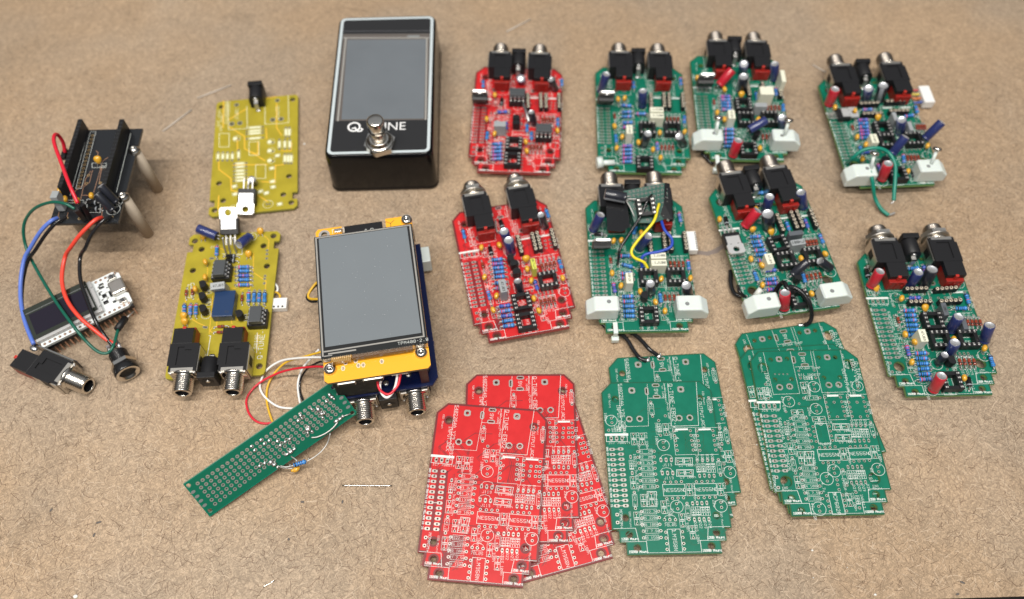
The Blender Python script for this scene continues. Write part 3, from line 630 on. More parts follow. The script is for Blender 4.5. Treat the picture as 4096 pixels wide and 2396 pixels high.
def socket_mesh(chip=False):
    def f():
        m = MB(); m.box(-5.0, 5.0, -5.05, -2.6, .3, 4.6, BPL, bev=.12); m.box(-5.0, 5.0, 2.6, 5.05, .3, 4.6, BPL, bev=.12)
        m.box(-5.0, -3.0, -2.6, 2.6, .3, 4.3, BPL); m.box(3.0, 5.0, -2.6, 2.6, .3, 4.3, BPL)
        for k in range(4):
            x = -3.81 + 2.54 * k
            for s_ in (-1, 1):
                m.box(x - .55, x + .55, s_ * 3.8 - .75, s_ * 3.8 + .75, 4.61, 4.66, BPD)
                m.box(x - .42, x + .42, s_ * 4.15 - .3, s_ * 4.15 + .32, 4.0, 4.85, PINB); m.box(x - .42, x + .42, s_ * 3.3 - .15, s_ * 3.3 + .15, 4.0, 4.8, PINB)
                m.box(x - .25, x + .25, s_ * 3.81 - .12, s_ * 3.81 + .12, -.3, .35, SOLD)
        if chip:
            m.box(-4.8, 4.8, -3.1, 3.1, 5.3, 8.4, GREY, bev=.2)
            for k in range(4):
                x = -3.81 + 2.54 * k
                for s_ in (-1, 1): m.box(x - .7, x + .7, s_ * 3.1 + (0 if s_ > 0 else -.9), s_ * 3.1 + (.9 if s_ > 0 else 0), 6.7, 7.0, SOLD); m.box(x - .3, x + .3, s_ * 3.9 - .13, s_ * 3.9 + .13, 4.2, 6.8, SOLD)
            m.lathe([(.9, 8.41), (.5, 8.43)], BPD, 12, Matrix.Translation((-4.0, 0, 0)))
        return m.data('chip_socket')
    return cached(('sock', chip), f)
def to92_mesh():
    def f():
        m = MB(); pts = [(2.35 * math.cos(a), 2.35 * math.sin(a)) for a in np.linspace(-.6, math.pi + .6, 14)]
        m.prism([(x, y + .0) for x, y in pts], 1.6, 6.2, BPL)
        for k in (-1, 0, 1): m.tube([(k * .9, .2, 1.7), (k * 1.27, 0, .7), (k * 1.27, 0, -.3)], .25, WIREM, 5, 2)
        return m.data('transistor')
    return cached('to92', f)
def box_mesh(w_, d_, h_, colm, st):
    def f():
        m = MB(); m.box(-w_ / 2, w_ / 2, -d_ / 2, d_ / 2, .3, h_, colm, bev=.18)
        sz = min(d_ * .4, w_ / (len(st) + .5) * 1.0); text(m, st, -len(st) * sz / 2, -sz / 2, sz, 0, h_ + .02, INK, wd=sz * .2)
        return m.data('box_capacitor')
    return cached(('box', w_, d_, h_, colm.name, st), f)
def to220(M0=None):
    """tab package: local x across, y from pins (0) to tab end, z thickness"""
    m = MB(); m.box(-5.1, 5.1, 3.2, 12.4, 0, 4.4, BPL, bev=.25)
    tabp = [(-4.1, 6.2), (4.1, 6.2), (4.1, 11.8), (5.0, 12.4), (5.0, 17.4), (3.9, 18.6), (-3.9, 18.6), (-5.0, 17.4), (-5.0, 12.4), (-4.1, 11.8)]
    m.mesh(_shift(slab(tabp, [circ(0, 15.6, 1.9, 20)], 1.3), 5.05), TABM, TABM)
    for k in (-1, 0, 1): m.box(k * 2.54 - .4, k * 2.54 + .4, -3.5, 3.3, 1.6, 2.1, WIREM)
    for k in (-1, 1): m.box(k * 2.2 - .6, k * 2.2 + .6, 11.6, 11.9, 5.055, 5.08, BPD)
    return m
def _shift(me, dz):
    for v in me.vertices: v.co.z += dz
    return me
TABM = mat('tin_plated_tab', (.66, .66, .65), .35, metal=.55)
def sip_mesh(n, tall=False):
    def f():
        m = MB()
        for k in range(n):
            x = (k - (n - 1) / 2) * 2.54; m.box(x - 1.22, x + 1.22, -1.2, 1.2, .3, 4.0, BPL, bev=.2)
            m.lathe([(.95, 4.0), (1.0, 4.35), (.5, 4.4), (.45, 3.6), (.01, 3.6)], RINGM, 12, Matrix.Translation((x, 0, 0)), ms=[RINGM, RINGM, BPD, BPD], cap0=False)
            m.box(x - .25, x + .25, -.25, .25, -.2, .4, SOLD)
        return m.data('pin_socket')
    return cached(('sip', n), f)

# jack: local origin on the board under the centre of the threaded end, +y out of the board
def jack_meshes():
    b = MB(); H = 11
    # moulded case: wide front block, narrower rear block set to +x
    b.box(-6.9, 6.9, -15.6, 0, 1.0, H - .7, BPL, bev=.2); b.box(-6.9, 6.9, -3.2, 0, H - .7, H, BPL); b.box(-6.9, -3.4, -15.6, -3.2, H - .7, H, BPL)
    b.box(3.6, 7.9, -15.6, -3.2, H - .7, H, BPL); b.box(-3.4, 3.6, -15.6, -13.6, H - .7, H, BPL); b.box(-3.4, 3.6, -13.6, -3.2, H - .75, H - .62, BPL)
    b.box(-3.4, .2, -13.6, -11.9, H - .7, H, BPL)
    b.box(-3.0, 7.3, -24.6, -15.6, H - 3.2, H, BPL, bev=.15)
    b.box(5.0, 6.3, -23.8, -23.0, H - .05, H + .03, BPD)
    b.box(-7.35, -6.92, -14.5, -.2, .6, 9.8, NICKS); b.box(6.92, 7.35, -14.5, -.2, .6, 9.8, NICKS); b.box(-7.45, -7.36, -9.5, -4.5, 3, 8, BPD); b.box(7.36, 7.45, -9.5, -4.5, 3, 8, BPD)
    case = b.data('audio_jack')
    r = MB(); r.box(-2.6, 6.9, -26.6, -15.8, .6, H - 3.3, RPL, bev=.2); r.box(1.2, 3.0, -25.6, -24.2, H - 3.2, H + .08, RLUG, bev=.2)
    for k in (-1.6, 2.1, 5.8): r.box(k - .5, k + .5, -26.9, -26.6, 1.2, 6.5, RPL)
    r.lathe([(.7, 0), (.7, .25)], RLUG, 10, Matrix.Translation((5.2, -26.6, 4.4)) @ Matrix.Rotation(math.pi / 2, 4, 'X'))
    base = r.data('contact_carrier')
    t = MB(); prof = [(4.3, -.2)]; z = 1.2
    prof = [(6.2, .0), (6.2, 1.0), (4.6, 1.05), (4.6, 1.6)]; z = 1.6
    while z < 9.6: prof += [(4.95, z + .2), (4.95, z + .4), (4.35, z + .68), (4.35, z + .75)]; z += 1.0
    prof += [(4.6, z + .1), (4.5, z + .6), (3.3, z + .7), (3.2, z + .3), (3.2, .5), (.01, .5)]
    ms = [NICK if (prof[k][0] > 4.4 or prof[k + 1][0] > 4.9) and not (prof[k][0] < 4.4) else NICKD for k in range(len(prof) - 1)]; ms[-1] = BPD; ms[-2] = BPG; ms[-3] = NICK; ms[-4] = NICK; ms[-5] = NICK
    t.lathe(prof, NICK, 28, Matrix.Translation((0, 0, 5.6)) @ Matrix.Rotation(-math.pi / 2, 4, 'X'), ms=ms)
    t.box(-6.8, 6.8, 0, .9, .8, 10.4, NICKS, bev=.2); t.box(-5.6, 5.6, -1.6, .3, 10.4, 11.05, NICKS)
    for k in (-5.9, 5.9): t.ell((k, .9, 9.6), .8, .5, .6, SOLD, 8, 5)
    barrel = t.data('threaded_barrel')
    q = MB(); hexp = [(7.4 * math.cos(math.pi * k / 3), 7.4 * math.sin(math.pi * k / 3)) for k in range(6)]
    Mx = Matrix.Translation((0, 3.4, 5.6)) @ Matrix.Rotation(-math.pi / 2, 4, 'X'); q.prism(hexp, 0, 2.2, NICKS, Mx); q.lathe([(7.2, -1.3), (7.6, -1.2), (7.6, -.4), (7.2, -.3)], NICKS, 28, Mx)
    return case, base, barrel, q.data('hex_nut')
JM = jack_meshes()
def dcjack_mesh():
    m = MB(); m.box(-4.5, 4.5, -2.2, 1.0, .2, 11, BPL, bev=.3)
    m.lathe([(4.2, -11.5), (4.4, -11.2), (4.4, -2.2)], BPL, 24, Matrix.Translation((0, 0, 6.2)) @ Matrix.Rotation(-math.pi / 2, 4, 'X') , cap1=False)
    m.box(-4.4, 4.4, -11.4, -2.2, .2, 6.2, BPL)
    m.lathe([(3.1, 1.03), (3.05, 1.06), (.01, 1.06)], BPD, 20, Matrix.Translation((0, 0, 6.2)) @ Matrix.Rotation(-math.pi / 2, 4, 'X'), cap0=False)
    m.lathe([(1.1, 0), (1.1, 1.3), (.5, 1.5)], NICKS, 12, Matrix.Translation((0, 0, 6.2)) @ Matrix.Rotation(-math.pi / 2, 4, 'X'))
    m.lathe([(1.5, 0), (1.6, .3), (.9, .6)], SOLD, 12, Matrix.Translation((0, -11.5, 7.4)) @ Matrix.Rotation(math.pi / 2, 4, 'X'))
    m.box(-1.2, 1.2, -14.5, -13.9, -.2, 6.5, WIREM); m.box(-1.2, 1.2, -14.5, -11.5, 6.0, 6.5, WIREM); m.ell((0, -14.2, .3), 1.8, 1.0, .6, SOLD, 8, 4)
    return m.data('power_jack')
DCM = dcjack_mesh()
def block_mesh():
    """chamfered nylon standoff clamp: long in x"""
    pr = [(-8.5, 0), (8.5, 0), (8.5, 9.5), (8.0, 10), (-4, 10), (-8.5, 5.8)]
    bm = bmesh.new(); n = len(pr); vs = [bm.verts.new((x, -4.6, z)) for x, z in pr] + [bm.verts.new((x, 4.6, z)) for x, z in pr]
    bm.faces.new(vs[:n]); bm.faces.new(vs[n:][::-1]); [bm.faces.new((vs[i], vs[n + i], vs[n + (i + 1) % n], vs[(i + 1) % n])) for i in range(n)]
    bmesh.ops.recalc_face_normals(bm, faces=bm.faces[:]); bmesh.ops.bevel(bm, geom=bm.edges[:], offset=.95, segments=4, affect='EDGES', profile=.5); bm.verts.index_update()
    m = MB(); m.add([v.co[:] for v in bm.verts], [[v.index for v in f.verts] for f in bm.faces], NYL); bm.free()
    m.lathe([(1.15, 10.02), (.9, 10.03), (.01, 10.03)], GLAM, 16, Matrix.Translation((3.3, .8, 0)), cap0=False)
    return m.data('nylon_block')
BLKM = block_mesh()
def screw_mesh(L=8):
    m = MB(); m.lathe([(1.0, -L), (1.0, 0)], NYL, 10); m.lathe([(2.3, 0), (2.7, .5), (2.5, 1.6), (1.6, 2.0)], NICK, 20); m.box(-1.6, 1.6, -.25, .25, 2.0, 2.05, BPD); return m
class Asm:
    """an assembled board: component calls take reference crop points"""
    def __init__(s, name, pose, me, label, group=None, partname='circuit_board', cat='circuit board'):
        s.p = pose; s.root = board_thing(name, pose, me, label, cat, group, partname); s.k = 0; s.rnd = random.Random(name + label)
    def L(s, p, h=0): return s.p.L(p[0], p[1], h)
    def two(s, p1, p2, h):
        a = s.L(p1, h); b = s.L(p2, h); return (a[0] + b[0]) / 2, (a[1] + b[1]) / 2, math.atan2(b[1] - a[1], b[0] - a[0]), math.hypot(b[0] - a[0], b[1] - a[1])
    def R(s, p1, p2, bk=None, Lf=None):
        x, y, a, L = s.two(p1, p2, 1.3); s.k += 1; bk = bk or s.rnd.choice('abcde'); L = 9.2
        a += s.rnd.uniform(-.03, .03)
        body = RESB if bk in 'acd' else RESB2 if s.rnd.random() < .5 else RESB
        inst(resistor_mesh(L, bk, body), 'resistor', s.root, T(x, y, s.rnd.uniform(0, .15), a))
    def Rs(s, *l):
        for q in l: s.R(*q)
    def D(s, p1, p2, kind='glass'):
        x, y, a, L = s.two(p1, p2, .8); inst(diode_mesh(7.6 if kind == 'glass' else 9, kind), 'diode', s.root, T(x, y, 0, a + s.rnd.uniform(-.04, .04)))
    def Ds(s, l, kind='glass'):
        for a, b in l: s.D(a, b, kind)
    def C(s, p, rz=None, lean=0, big=.95, h=4.0):
        x, y = s.L(p, h); rz = math.pi / 2 + s.rnd.uniform(-.5, .5) if rz is None else rz
        inst(drop_mesh(big), 'drop_capacitor', s.root, T(x, y, 0, rz) @ Matrix.Rotation(lean, 4, 'X'))
    def Cs(s, *l):
        for p in l: s.C(p)
    def E(s, b, t, r, L, colr, hb=1.0, ht=None):
        r = round(r * .87, 2); x0, y0 = s.L(b, hb); ht = L if ht is None else ht; x1, y1 = s.L(t, ht)
        d = Vector((x1 - x0, y1 - y0, ht - hb)).normalized(); q = d.to_track_quat('Z', 'Y')
        inst(elec_mesh(r, L, colr), 'electrolytic_capacitor', s.root, Matrix.Translation((x0, y0, hb)) @ q.to_matrix().to_4x4() @ Matrix.Rotation(s.rnd.uniform(-1.6, .2) - .9, 4, 'Z'))
    def BX(s, p, w_, d_, h_, rz, colm=None, st='', lean=0):
        w_, d_, h_ = round(w_ * .76, 2), round(d_ * .82, 2), round(h_ * .92, 2); x, y = s.L(p, h_); inst(box_mesh(w_, d_, h_, colm or WBOX, st), 'box_capacitor', s.root, T(x, y, 0, rz) @ Matrix.Rotation(lean, 4, 'X'))
    def SK(s, p, rz=0, chip=False):
        x, y = s.L(p, 4.6); o = inst(socket_mesh(False), 'chip_socket', s.root, T(x, y, 0, rz))
        if chip:
            m = MB(); m.box(-4.8, 4.8, -3.1, 3.1, .7, 3.9, GREY, bev=.2)
            for k in range(4):
                xx = -3.81 + 2.54 * k
                for q in (-1, 1): m.box(xx - .7, xx + .7, q * 3.1 + (0 if q > 0 else -.9), q * 3.1 + (.9 if q > 0 else 0), 2.1, 2.4, SOLD); m.box(xx - .3, xx + .3, q * 3.9 - .13, q * 3.9 + .13, -.4, 2.2, SOLD)
            m.build('chip', s.root, T(x, y, 4.7, rz))
    def Q(s, p, rz=0): x, y = s.L(p, 6); inst(to92_mesh(), 'transistor', s.root, T(x, y, 0, rz))
    def SP(s, p1, p2, n=5):
        x, y, a, L = s.two(p1, p2, 4.3); inst(sip_mesh(n), 'pin_socket', s.root, T(x, y, 0, a))
    def J(s, x, y=2.6, nut=False, rz=0, z=0, ky=1):
        o = inst(JM[0], 'audio_jack', s.root, T(x, y, z, rz) @ Matrix.Scale(ky, 4, (0, 1, 0))); inst(JM[1], 'contact_carrier', o, Matrix()); inst(JM[2], 'threaded_barrel', o, Matrix())
        if nut: inst(JM[3], 'hex_nut', o, Matrix())
        return o
    def DC(s, x, y=4.4, rz=0): return inst(DCM, 'power_jack', s.root, T(x, y, 0, rz))
    def block(s, p, rz=0, flip=False, h=10):
        x, y = s.L(p, h); M = T(x, y, 0, rz)
        if flip: M = M @ Matrix.Rotation(math.pi, 4, 'Z')
        inst(BLKM, 'nylon_block', s.root, M); return x, y
    def wire(s, pts, r, m, name='wire', label=None):
        mb = MB(); mb.tube([(*s.L((a, b), h), h) for a, b, h in pts], r, m, 8, 7); return mb.build(name, s.root, None, label)
    def reg(s, M, label=None): mb = to220(); return mb.build('voltage_regulator', s.root, M, label)
    def reg_end(s, p, h, a=0, k=.95):
        x, y = s.L(p, h); yd = Vector((math.sin(a) * .5, -.5, .86)); zd = Vector((0, .86, .5)); xd = yd.cross(zd).normalized(); yd.normalize(); zd = xd.cross(yd)
        o = Vector((x, y, h)) - yd * 18.6 * k - zd * 2.5
        M = Matrix(((xd.x, yd.x, zd.x, o.x), (xd.y, yd.y, zd.y, o.y), (xd.z, yd.z, zd.z, o.z), (0, 0, 0, 1))); s.reg(M @ Matrix.Scale(k, 4))
    def screw(s, b, t, hb=9, L=9):
        x0, y0 = s.L(b, hb); x1, y1 = s.L(t, hb + L); d = Vector((x1 - x0, y1 - y0, L)).normalized(); q = d.to_track_quat('Z', 'Y')
        screw_mesh(L + 2).build('screw', s.root, Matrix.Translation((x1, y1, hb + L)) @ q.to_matrix().to_4x4())

# ------------------------------------------------------------------ tabletop
def table_mat():
    m = bpy.data.materials.new('hardboard'); m.use_nodes = True; nt = m.node_tree; N = nt.nodes; Lk = nt.links; b = N['Principled BSDF']
    tc = N.new('ShaderNodeTexCoord'); P = tc.outputs['Object']
    def noise(sc_, det, ro=.5, dist=0, vec=None):
        n = N.new('ShaderNodeTexNoise'); n.inputs['Scale'].default_value = sc_; n.inputs['Detail'].default_value = det; n.inputs['Roughness'].default_value = ro; n.inputs['Distortion'].default_value = dist
        Lk.new(vec or P, n.inputs['Vector']); return n.outputs['Fac']
    def mr(v, a, b_, c, d):
        r = N.new('ShaderNodeMapRange'); r.inputs['From Min'].default_value = a; r.inputs['From Max'].default_value = b_; r.inputs['To Min'].default_value = c; r.inputs['To Max'].default_value = d; Lk.new(v, r.inputs['Value']); return r.outputs[0]
    def ma(op, a, b_=None):
        n = N.new('ShaderNodeMath'); n.operation = op
        for i, q in enumerate((a, b_)):
            if q is None: continue
            if isinstance(q, (int, float)): n.inputs[i].default_value = q
            else: Lk.new(q, n.inputs[i])
        return n.outputs[0]
    def stretch(rot, sx, sy):
        mp = N.new('ShaderNodeMapping'); mp.vector_type = 'TEXTURE'; mp.inputs['Rotation'].default_value = (0, 0, rot); mp.inputs['Scale'].default_value = (1 / sx, 1 / sy, 1); Lk.new(P, mp.inputs['Vector']); return mp.outputs[0]
    fib = None
    for i, (rot, s_) in enumerate(((.3, 1), (1.25, 1.1), (2.1, .9), (2.8, 1.05), (.8, 1.2))):
        f = noise(900 * s_, 2, .5, 1.0, stretch(rot, .26, 1.5)); d = mr(f, .545, .62, 0, 1)
        fib = d if fib is None else ma('MAXIMUM', fib, d)
    lit = None
    for i, (rot, s_) in enumerate(((.6, 1), (1.7, 1.1), (2.5, .9))):
        f = noise(1000 * s_, 2, .5, 1.0, stretch(rot, .28, 1.4)); d = mr(f, .55, .68, 0, 1)
        lit = d if lit is None else ma('MAXIMUM', lit, d)
    grain = noise(2600, 3, .6); blot = noise(22, 4, .55); big = noise(5, 3, .5)
    v = ma('ADD', mr(grain, .3, .7, .88, 1.12), ma('MULTIPLY', lit, .24)); v = ma('SUBTRACT', v, ma('MULTIPLY', fib, .34))
    v = ma('MULTIPLY', v, mr(blot, .3, .7, .94, 1.05)); v = ma('MULTIPLY', v, mr(big, .3, .7, .90, 1.10)); v = ma('MULTIPLY', v, mr(noise(38, 5, .65, .8), .56, .72, 1.0, .82))
    cr = N.new('ShaderNodeMix'); cr.data_type = 'RGBA'; cr.inputs[6].default_value = (.405, .288, .184, 1); cr.inputs[7].default_value = (.375, .285, .20, 1); Lk.new(mr(noise(9, 4), .42, .6, 0, 1), cr.inputs[0])
    sc_ = N.new('ShaderNodeVectorMath'); sc_.operation = 'SCALE'; Lk.new(cr.outputs[2], sc_.inputs[0]); Lk.new(v, sc_.inputs['Scale']); Lk.new(sc_.outputs[0], b.inputs['Base Color'])
    b.inputs['Roughness'].default_value = .62; b.inputs['Specular IOR Level'].default_value = .35
    bp = N.new('ShaderNodeBump'); bp.inputs['Strength'].default_value = .35; bp.inputs['Distance'].default_value = .0002; Lk.new(v, bp.inputs['Height']); Lk.new(bp.outputs[0], b.inputs['Normal'])
    return m
TABLE = table_mat()
FIBD = mat('dark_fibre', (.12, .07, .04), .7); FIBL = mat('pale_fibre', (.56, .44, .32), .7); EDGEM = mat('table_edge', (.05, .04, .035), .7)
tm = MB(); a0 = unproj(3700, 2397.5); a1 = unproj(4096, 2385); sl = (a1[1] - a0[1]) / (a1[0] - a0[0])
ye = lambda x: a0[1] + sl * (x - a0[0])
X0, X1 = -700, 700
tm.add([(X0, ye(X0), 0), (X1, ye(X1), 0), (X1, 1300, 0), (X0, 1300, 0), (X0, ye(X0), -18), (X1, ye(X1), -18), (X1, 1300, -18), (X0, 1300, -18)], [(0, 1, 2, 3)], TABLE)
tm.add([(X0, ye(X0), 0), (X1, ye(X1), 0), (X1, 1300, 0), (X0, 1300, 0), (X0, ye(X0), -18), (X1, ye(X1), -18), (X1, 1300, -18), (X0, 1300, -18)], [(0, 4, 5, 1), (1, 5, 6, 2), (2, 6, 7, 3), (3, 7, 4, 0), (7, 6, 5, 4)], EDGEM)
rnd = random.Random(4)
for i in range(22000):
    px, py = rnd.uniform(-60, 4150), rnd.uniform(300, 2420) ** 1.0; x, y = unproj(px, py)
    if y < ye(x) + 3: continue
    L = rnd.choice([1.5, 2, 2.5, 3, 3, 4, 6]) * rnd.uniform(.7, 1.2); a = rnd.uniform(0, 6.28); cv = rnd.uniform(-.5, .5) / max(L, 2); pts = [(x, y)]
    for k in range(4): x += L / 4 * math.cos(a); y += L / 4 * math.sin(a); a += cv * L / 4 * 2; pts.append((x, y))
    if min(p[1] - ye(p[0]) for p in pts) < 1: continue
    tm.ribbon(pts, rnd.uniform(.08, .21), .03, FIBD if rnd.random() < .62 else FIBL)
tag(tm.build('tabletop'), kind='structure')
fl = MB(); fl.box(-3000, 3000, -3000, 3000, -760, -740, mat('floor_grey', (.05, .05, .05), .8)); tag(fl.build('floor'), kind='structure')

# ------------------------------------------------------------------ bare boards in stacks
board_thing('circuit_board', pr_back, MER, 'bottom bare red board, twisted to the right and mostly covered', 'circuit board', 'bare red boards')
board_thing('circuit_board', pr_mid, MER, 'bare red circuit board in the middle of the red stack, lying square', 'circuit board', 'bare red boards')
board_thing('circuit_board', pr_front, MER, 'bare red circuit board on top of the red stack, fully visible, nearest the camera', 'circuit board', 'bare red boards')
board_thing('circuit_board', pg_back, ME44, 'bare green board with two black wires soldered on, partly under the v4.4 board', 'circuit board', 'bare green boards')
board_thing('circuit_board', pg_front, ME44, 'bare green circuit board marked v4.4, on top of its stack beside the red stack', 'circuit board', 'bare green boards')
board_thing('circuit_board', pv_back, ME45, 'rearmost bare green board of the right-hand stack, one black wire soldered on', 'circuit board', 'bare green boards')
board_thing('circuit_board', pv_mid, ME45, 'middle bare green board sandwiched in the three-board green stack', 'circuit board', 'bare green boards')
board_thing('circuit_board', pv_front, ME45, 'bare green board marked v4.5 on top of the three-board green stack', 'circuit board', 'bare green boards')

GA = 'assembled green boards'; GR = 'assembled red boards'
V, Hh = math.pi / 2, 0
def feet(a, z):
    """solder joints and trimmed legs under the board carry it"""
    m = MB(); rn = random.Random(1)
    for k in range(26):
        x, y = rn.uniform(-22, 22), rn.uniform(-80, -12); m.lathe([(.4, -z + .02), (.9, -TH)], SOLD, 6, T(x, y))
    for x, y in ((-20, -14), (20, -14), (-18, -78), (18, -78)): m.lathe([(.5, -z + .01), (.9, -TH)], SOLD, 6, T(x, y))
    m.build('solder_joints', a.root)
# ---- right-hand board
F_ = Asm('assembled_board', pF, ME45, 'populated green board with two nutted jacks, nearest the right edge', GA)
feet(F_, 6); F_.J(-14.9, 2.5, True); F_.J(16.0, 2.5, True); F_.DC(.3, 5)
F_.Rs(*[((430 + 0.0 + 7.5 * k, 705 + 36.8 * k), (540 + 6.5 * k, 702 + 36.8 * k)) for k in range(6)], *[((517 + 7.2 * k, 1028 + 39.5 * k), (627 + 7 * k, 1025 + 39.3 * k)) for k in range(6)],
      ((476, 612), (575, 607)), ((463, 962), (487, 1052)), ((912, 570), (938, 660)), ((822, 690), (935, 685)), ((1092, 1042), (1124, 1132)), ((468, 388), (565, 383)), ((590, 365), (612, 440)))
F_.Ds([((388, 725), (418, 832))] + [((918 + 31 * k, 752), (938 + 31 * k, 842)) for k in range(4)] + [((853 + 36 * k, 1045), (880 + 36 * k, 1140)) for k in range(4)])
F_.Ds([((155, 380), (178, 470)), ((925, 1190), (942, 1300))], 'black')
F_.C((262, 548), 0.2, -.9); F_.C((632, 698), 0.1, -.9); F_.C((450, 388)); F_.Cs((430, 608), (457, 880), (530, 938), (507, 1090), (1057, 985), (903, 1210), (823, 918))
F_.BX((592, 890), 9.5, 4.6, 10, -V, WBOX, '.47J63'); F_.BX((768, 690), 10, 3.2, 8.5, -V, GBOXD, '100n', .1); F_.BX((905, 800), 9, 3, 8, -V, GBOXD, '')
F_.SK((672, 772), V); F_.SK((728, 913)); F_.SK((940, 908)); F_.SK((812, 1228), V)
F_.SP((470, 535), (617, 530)); F_.SP((695, 537), (845, 525)); F_.SP((500, 632), (648, 628)); F_.SP((727, 628), (878, 620))
F_.E((195, 520), (262, 412), 3.2, 11.5, 'red'); F_.E((665, 1305), (727, 1203), 3.2, 11.5, 'red'); F_.E((490, 515), (550, 420), 3.2, 11.5, 'navy'); F_.E((598, 510), (655, 397), 3.7, 12, 'black')
F_.E((792, 855), (855, 757), 3.2, 11.5, 'navy'); F_.E((1050, 935), (1093, 818), 3.2, 11.5, 'navy'); F_.E((778, 1045), (828, 952), 3.2, 11.5, 'navy'); F_.E((705, 1100), (748, 1045), 2.5, 7.5, 'black')
F_.Q((815, 1075), V); F_.Q((345, 1040), 0) if False else None
# ---- near red board
B_ = Asm('assembled_board', pB, MER, 'nearer populated red board, with nuts on both jacks and a lime capacitor', GR)
feet(B_, 6); B_.J(-13.0, 3.4, True); B_.J(12.6, 3.4, True)
B_.Rs(*[((362 + 5 * k, 760 + 33 * k), (470 + 4 * k, 750 + 33 * k)) for k in range(4)], ((380, 895), (490, 887)), ((390, 945), (490, 935)), ((398, 985), (500, 975)), *[((422 + 7.5 * k, 1130 + 40 * k), (530 + 8.5 * k, 1116 + 40 * k)) for k in range(5)],
      ((337, 988), (362, 1085)), ((140, 510), (160, 595)), ((800, 345), (830, 430)), ((905, 745), (932, 835)), ((712, 920), (740, 1000)))
B_.Ds([((290, 750), (312, 855))] + [((765 + 33 * k, 765 - 7 * k), (783 + 33 * k, 858 - 7 * k)) for k in range(4)] + [((755 + 33 * k, 1045 - 7 * k), (778 + 33 * k, 1150 - 7 * k)) for k in range(4)])
B_.Ds([((352, 640), (376, 735)), ((440, 440), (462, 510))], 'black')
B_.Cs((290, 655), (433, 635), (315, 890), (410, 1040), (383, 1152), (655, 825), (688, 918), (708, 1060), (748, 1158), (938, 898)); B_.C((650, 758), 0, -.3, 1.1)
B_.E((500, 620), (473, 535), 3.2, 11, 'navy'); B_.E((525, 700), (508, 607), 3.3, 11, 'navy'); B_.E((800, 495), (767, 402), 2.6, 11, 'black'); B_.E((600, 1010), (581, 930), 2.7, 8, 'black')
B_.Q((528, 735), V); B_.Q((552, 782), 0.1); B_.Q((572, 848), 0.1)
B_.BX((461, 962), 10.5, 4.6, 10, -V + .02, GBOX, '.47J63'); B_.BX((706, 785), 9, 2.9, 9.5, V, LBOX, '473J100')
B_.SK((822, 905), 0); B_.SK((612, 1080), V); B_.SK((645, 1235), V)
B_.SP((580, 565), (610, 685)); B_.SP((695, 543), (725, 665)); B_.SP((733, 535), (763, 655)); B_.SP((848, 512), (880, 632))
B_.wire([(402, 440, 0), (400, 450, 1.5), (415, 530, 1.5), (418, 540, 0)], .4, WIREM, 'jumper_wire')
# ---- far red board
A_ = Asm('assembled_board', pA, MER, 'farther populated red board, right of the black pedal', GR)
feet(A_, 6); A_.J(-12.4, ky=.9); A_.J(12.8, ky=.9); A_.DC(-.5, 5)
A_.Rs(*[((445, 1098 + 37 * k), (577, 1094 + 37 * k)) for k in range(5)], ((508, 785), (620, 780)), ((420, 965), (408, 1060)), ((375, 465), (375, 550)), ((1147, 455), (1147, 530)), ((1108, 840), (1108, 920)), ((806, 900), (806, 980)), ((848, 975), (850, 1060)), ((600, 880), (600, 960)))
A_.Ds([((840 + 36 * k, 1090), (838 + 36 * k, 1180)) for k in range(4)] + [((960 + 33 * k, 830), (960 + 33 * k, 900)) for k in range(4)]); A_.Ds([((560, 640), (555, 730))], 'black')
A_.Cs((490, 610), (410, 845), (487, 990), (795, 1070), (803, 1160), (1105, 960)); A_.SK((710, 625), 0, True); A_.SK((970, 975), 0, True); A_.SK((677, 1080), V); A_.SK((663, 1235), V)
for x in (942, 992, 1122, 815):
    A_.SP((x - 3, 590 + (x == 815) * 20), (x + 3, 735 - (x == 815) * 20))
A_.Q((700, 835), 0); A_.Q((700, 885), 0); A_.E((880, 900), (850, 790), 2.4, 10, 'black'); A_.E((1085, 560), (1045, 465), 2.6, 10, 'black'); A_.E((755, 480), (745, 450), 3.0, 8, 'navy')
A_.BX((540, 895), 9.5, 5, 10, 0, GBOX, ''); A_.reg_end((335, 600), 17)
A_.wire([(770, 700, 6), (800, 790, 7), (825, 880, 5)], .9, SOLD, 'solder_strip')
# ---- back green board
C_ = Asm('assembled_board', pC, ME44, 'populated green board right of the far red board, white nylon screw at its corner', GA)
feet(C_, 6); C_.J(-12.8, 3, ky=.9); C_.J(12.2, 3, ky=.9); C_.DC(-.8, 5.5)
C_.Rs(*[((403, 1118 + 39 * k), (525, 1114 + 39 * k)) for k in range(5)], ((398, 715), (512, 725)), ((408, 785), (512, 782)), ((408, 830), (512, 826)), ((415, 890), (520, 886)), ((415, 935), (520, 930)), ((350, 1000), (356, 1082)), ((1025, 815), (1025, 900)), ((985, 445), (992, 525)), ((757, 1080), (762, 1160)), ((520, 480), (530, 550)), ((560, 800), (640, 800)))
C_.Ds([((855 + 36 * k, 820), (855 + 36 * k, 900)) for k in range(4)] + [((800 + 36 * k, 1085), (805 + 36 * k, 1185)) for k in range(4)] + [((335, 790), (345, 860))])
C_.Cs((375, 650), (440, 640), (340, 915), (415, 1020), (362, 1130), (575, 1075), (785, 980), (1030, 970), (718, 1145), (793, 1225))
C_.BX((755, 755), 11, 4.6, 9, 0, WBOX, '.1J100'); C_.BX((758, 815), 11, 4.6, 9, 0, WBOX, '.1J100'); C_.BX((487, 950), 9, 4.6, 10, -V, WBOX, '.47J63')
C_.SK((665, 930)); C_.SK((912, 930)); C_.SK((640, 1270), V); C_.E((625, 1105), (662, 1003), 3.1, 10.5, 'black'); C_.E((1015, 1100), (975, 1020), 3.0, 10.5, 'black'); C_.E((205, 580), (255, 418), 3.0, 14, 'navy'); C_.E((612, 720), (617, 585), 3.2, 11.5, 'navy')
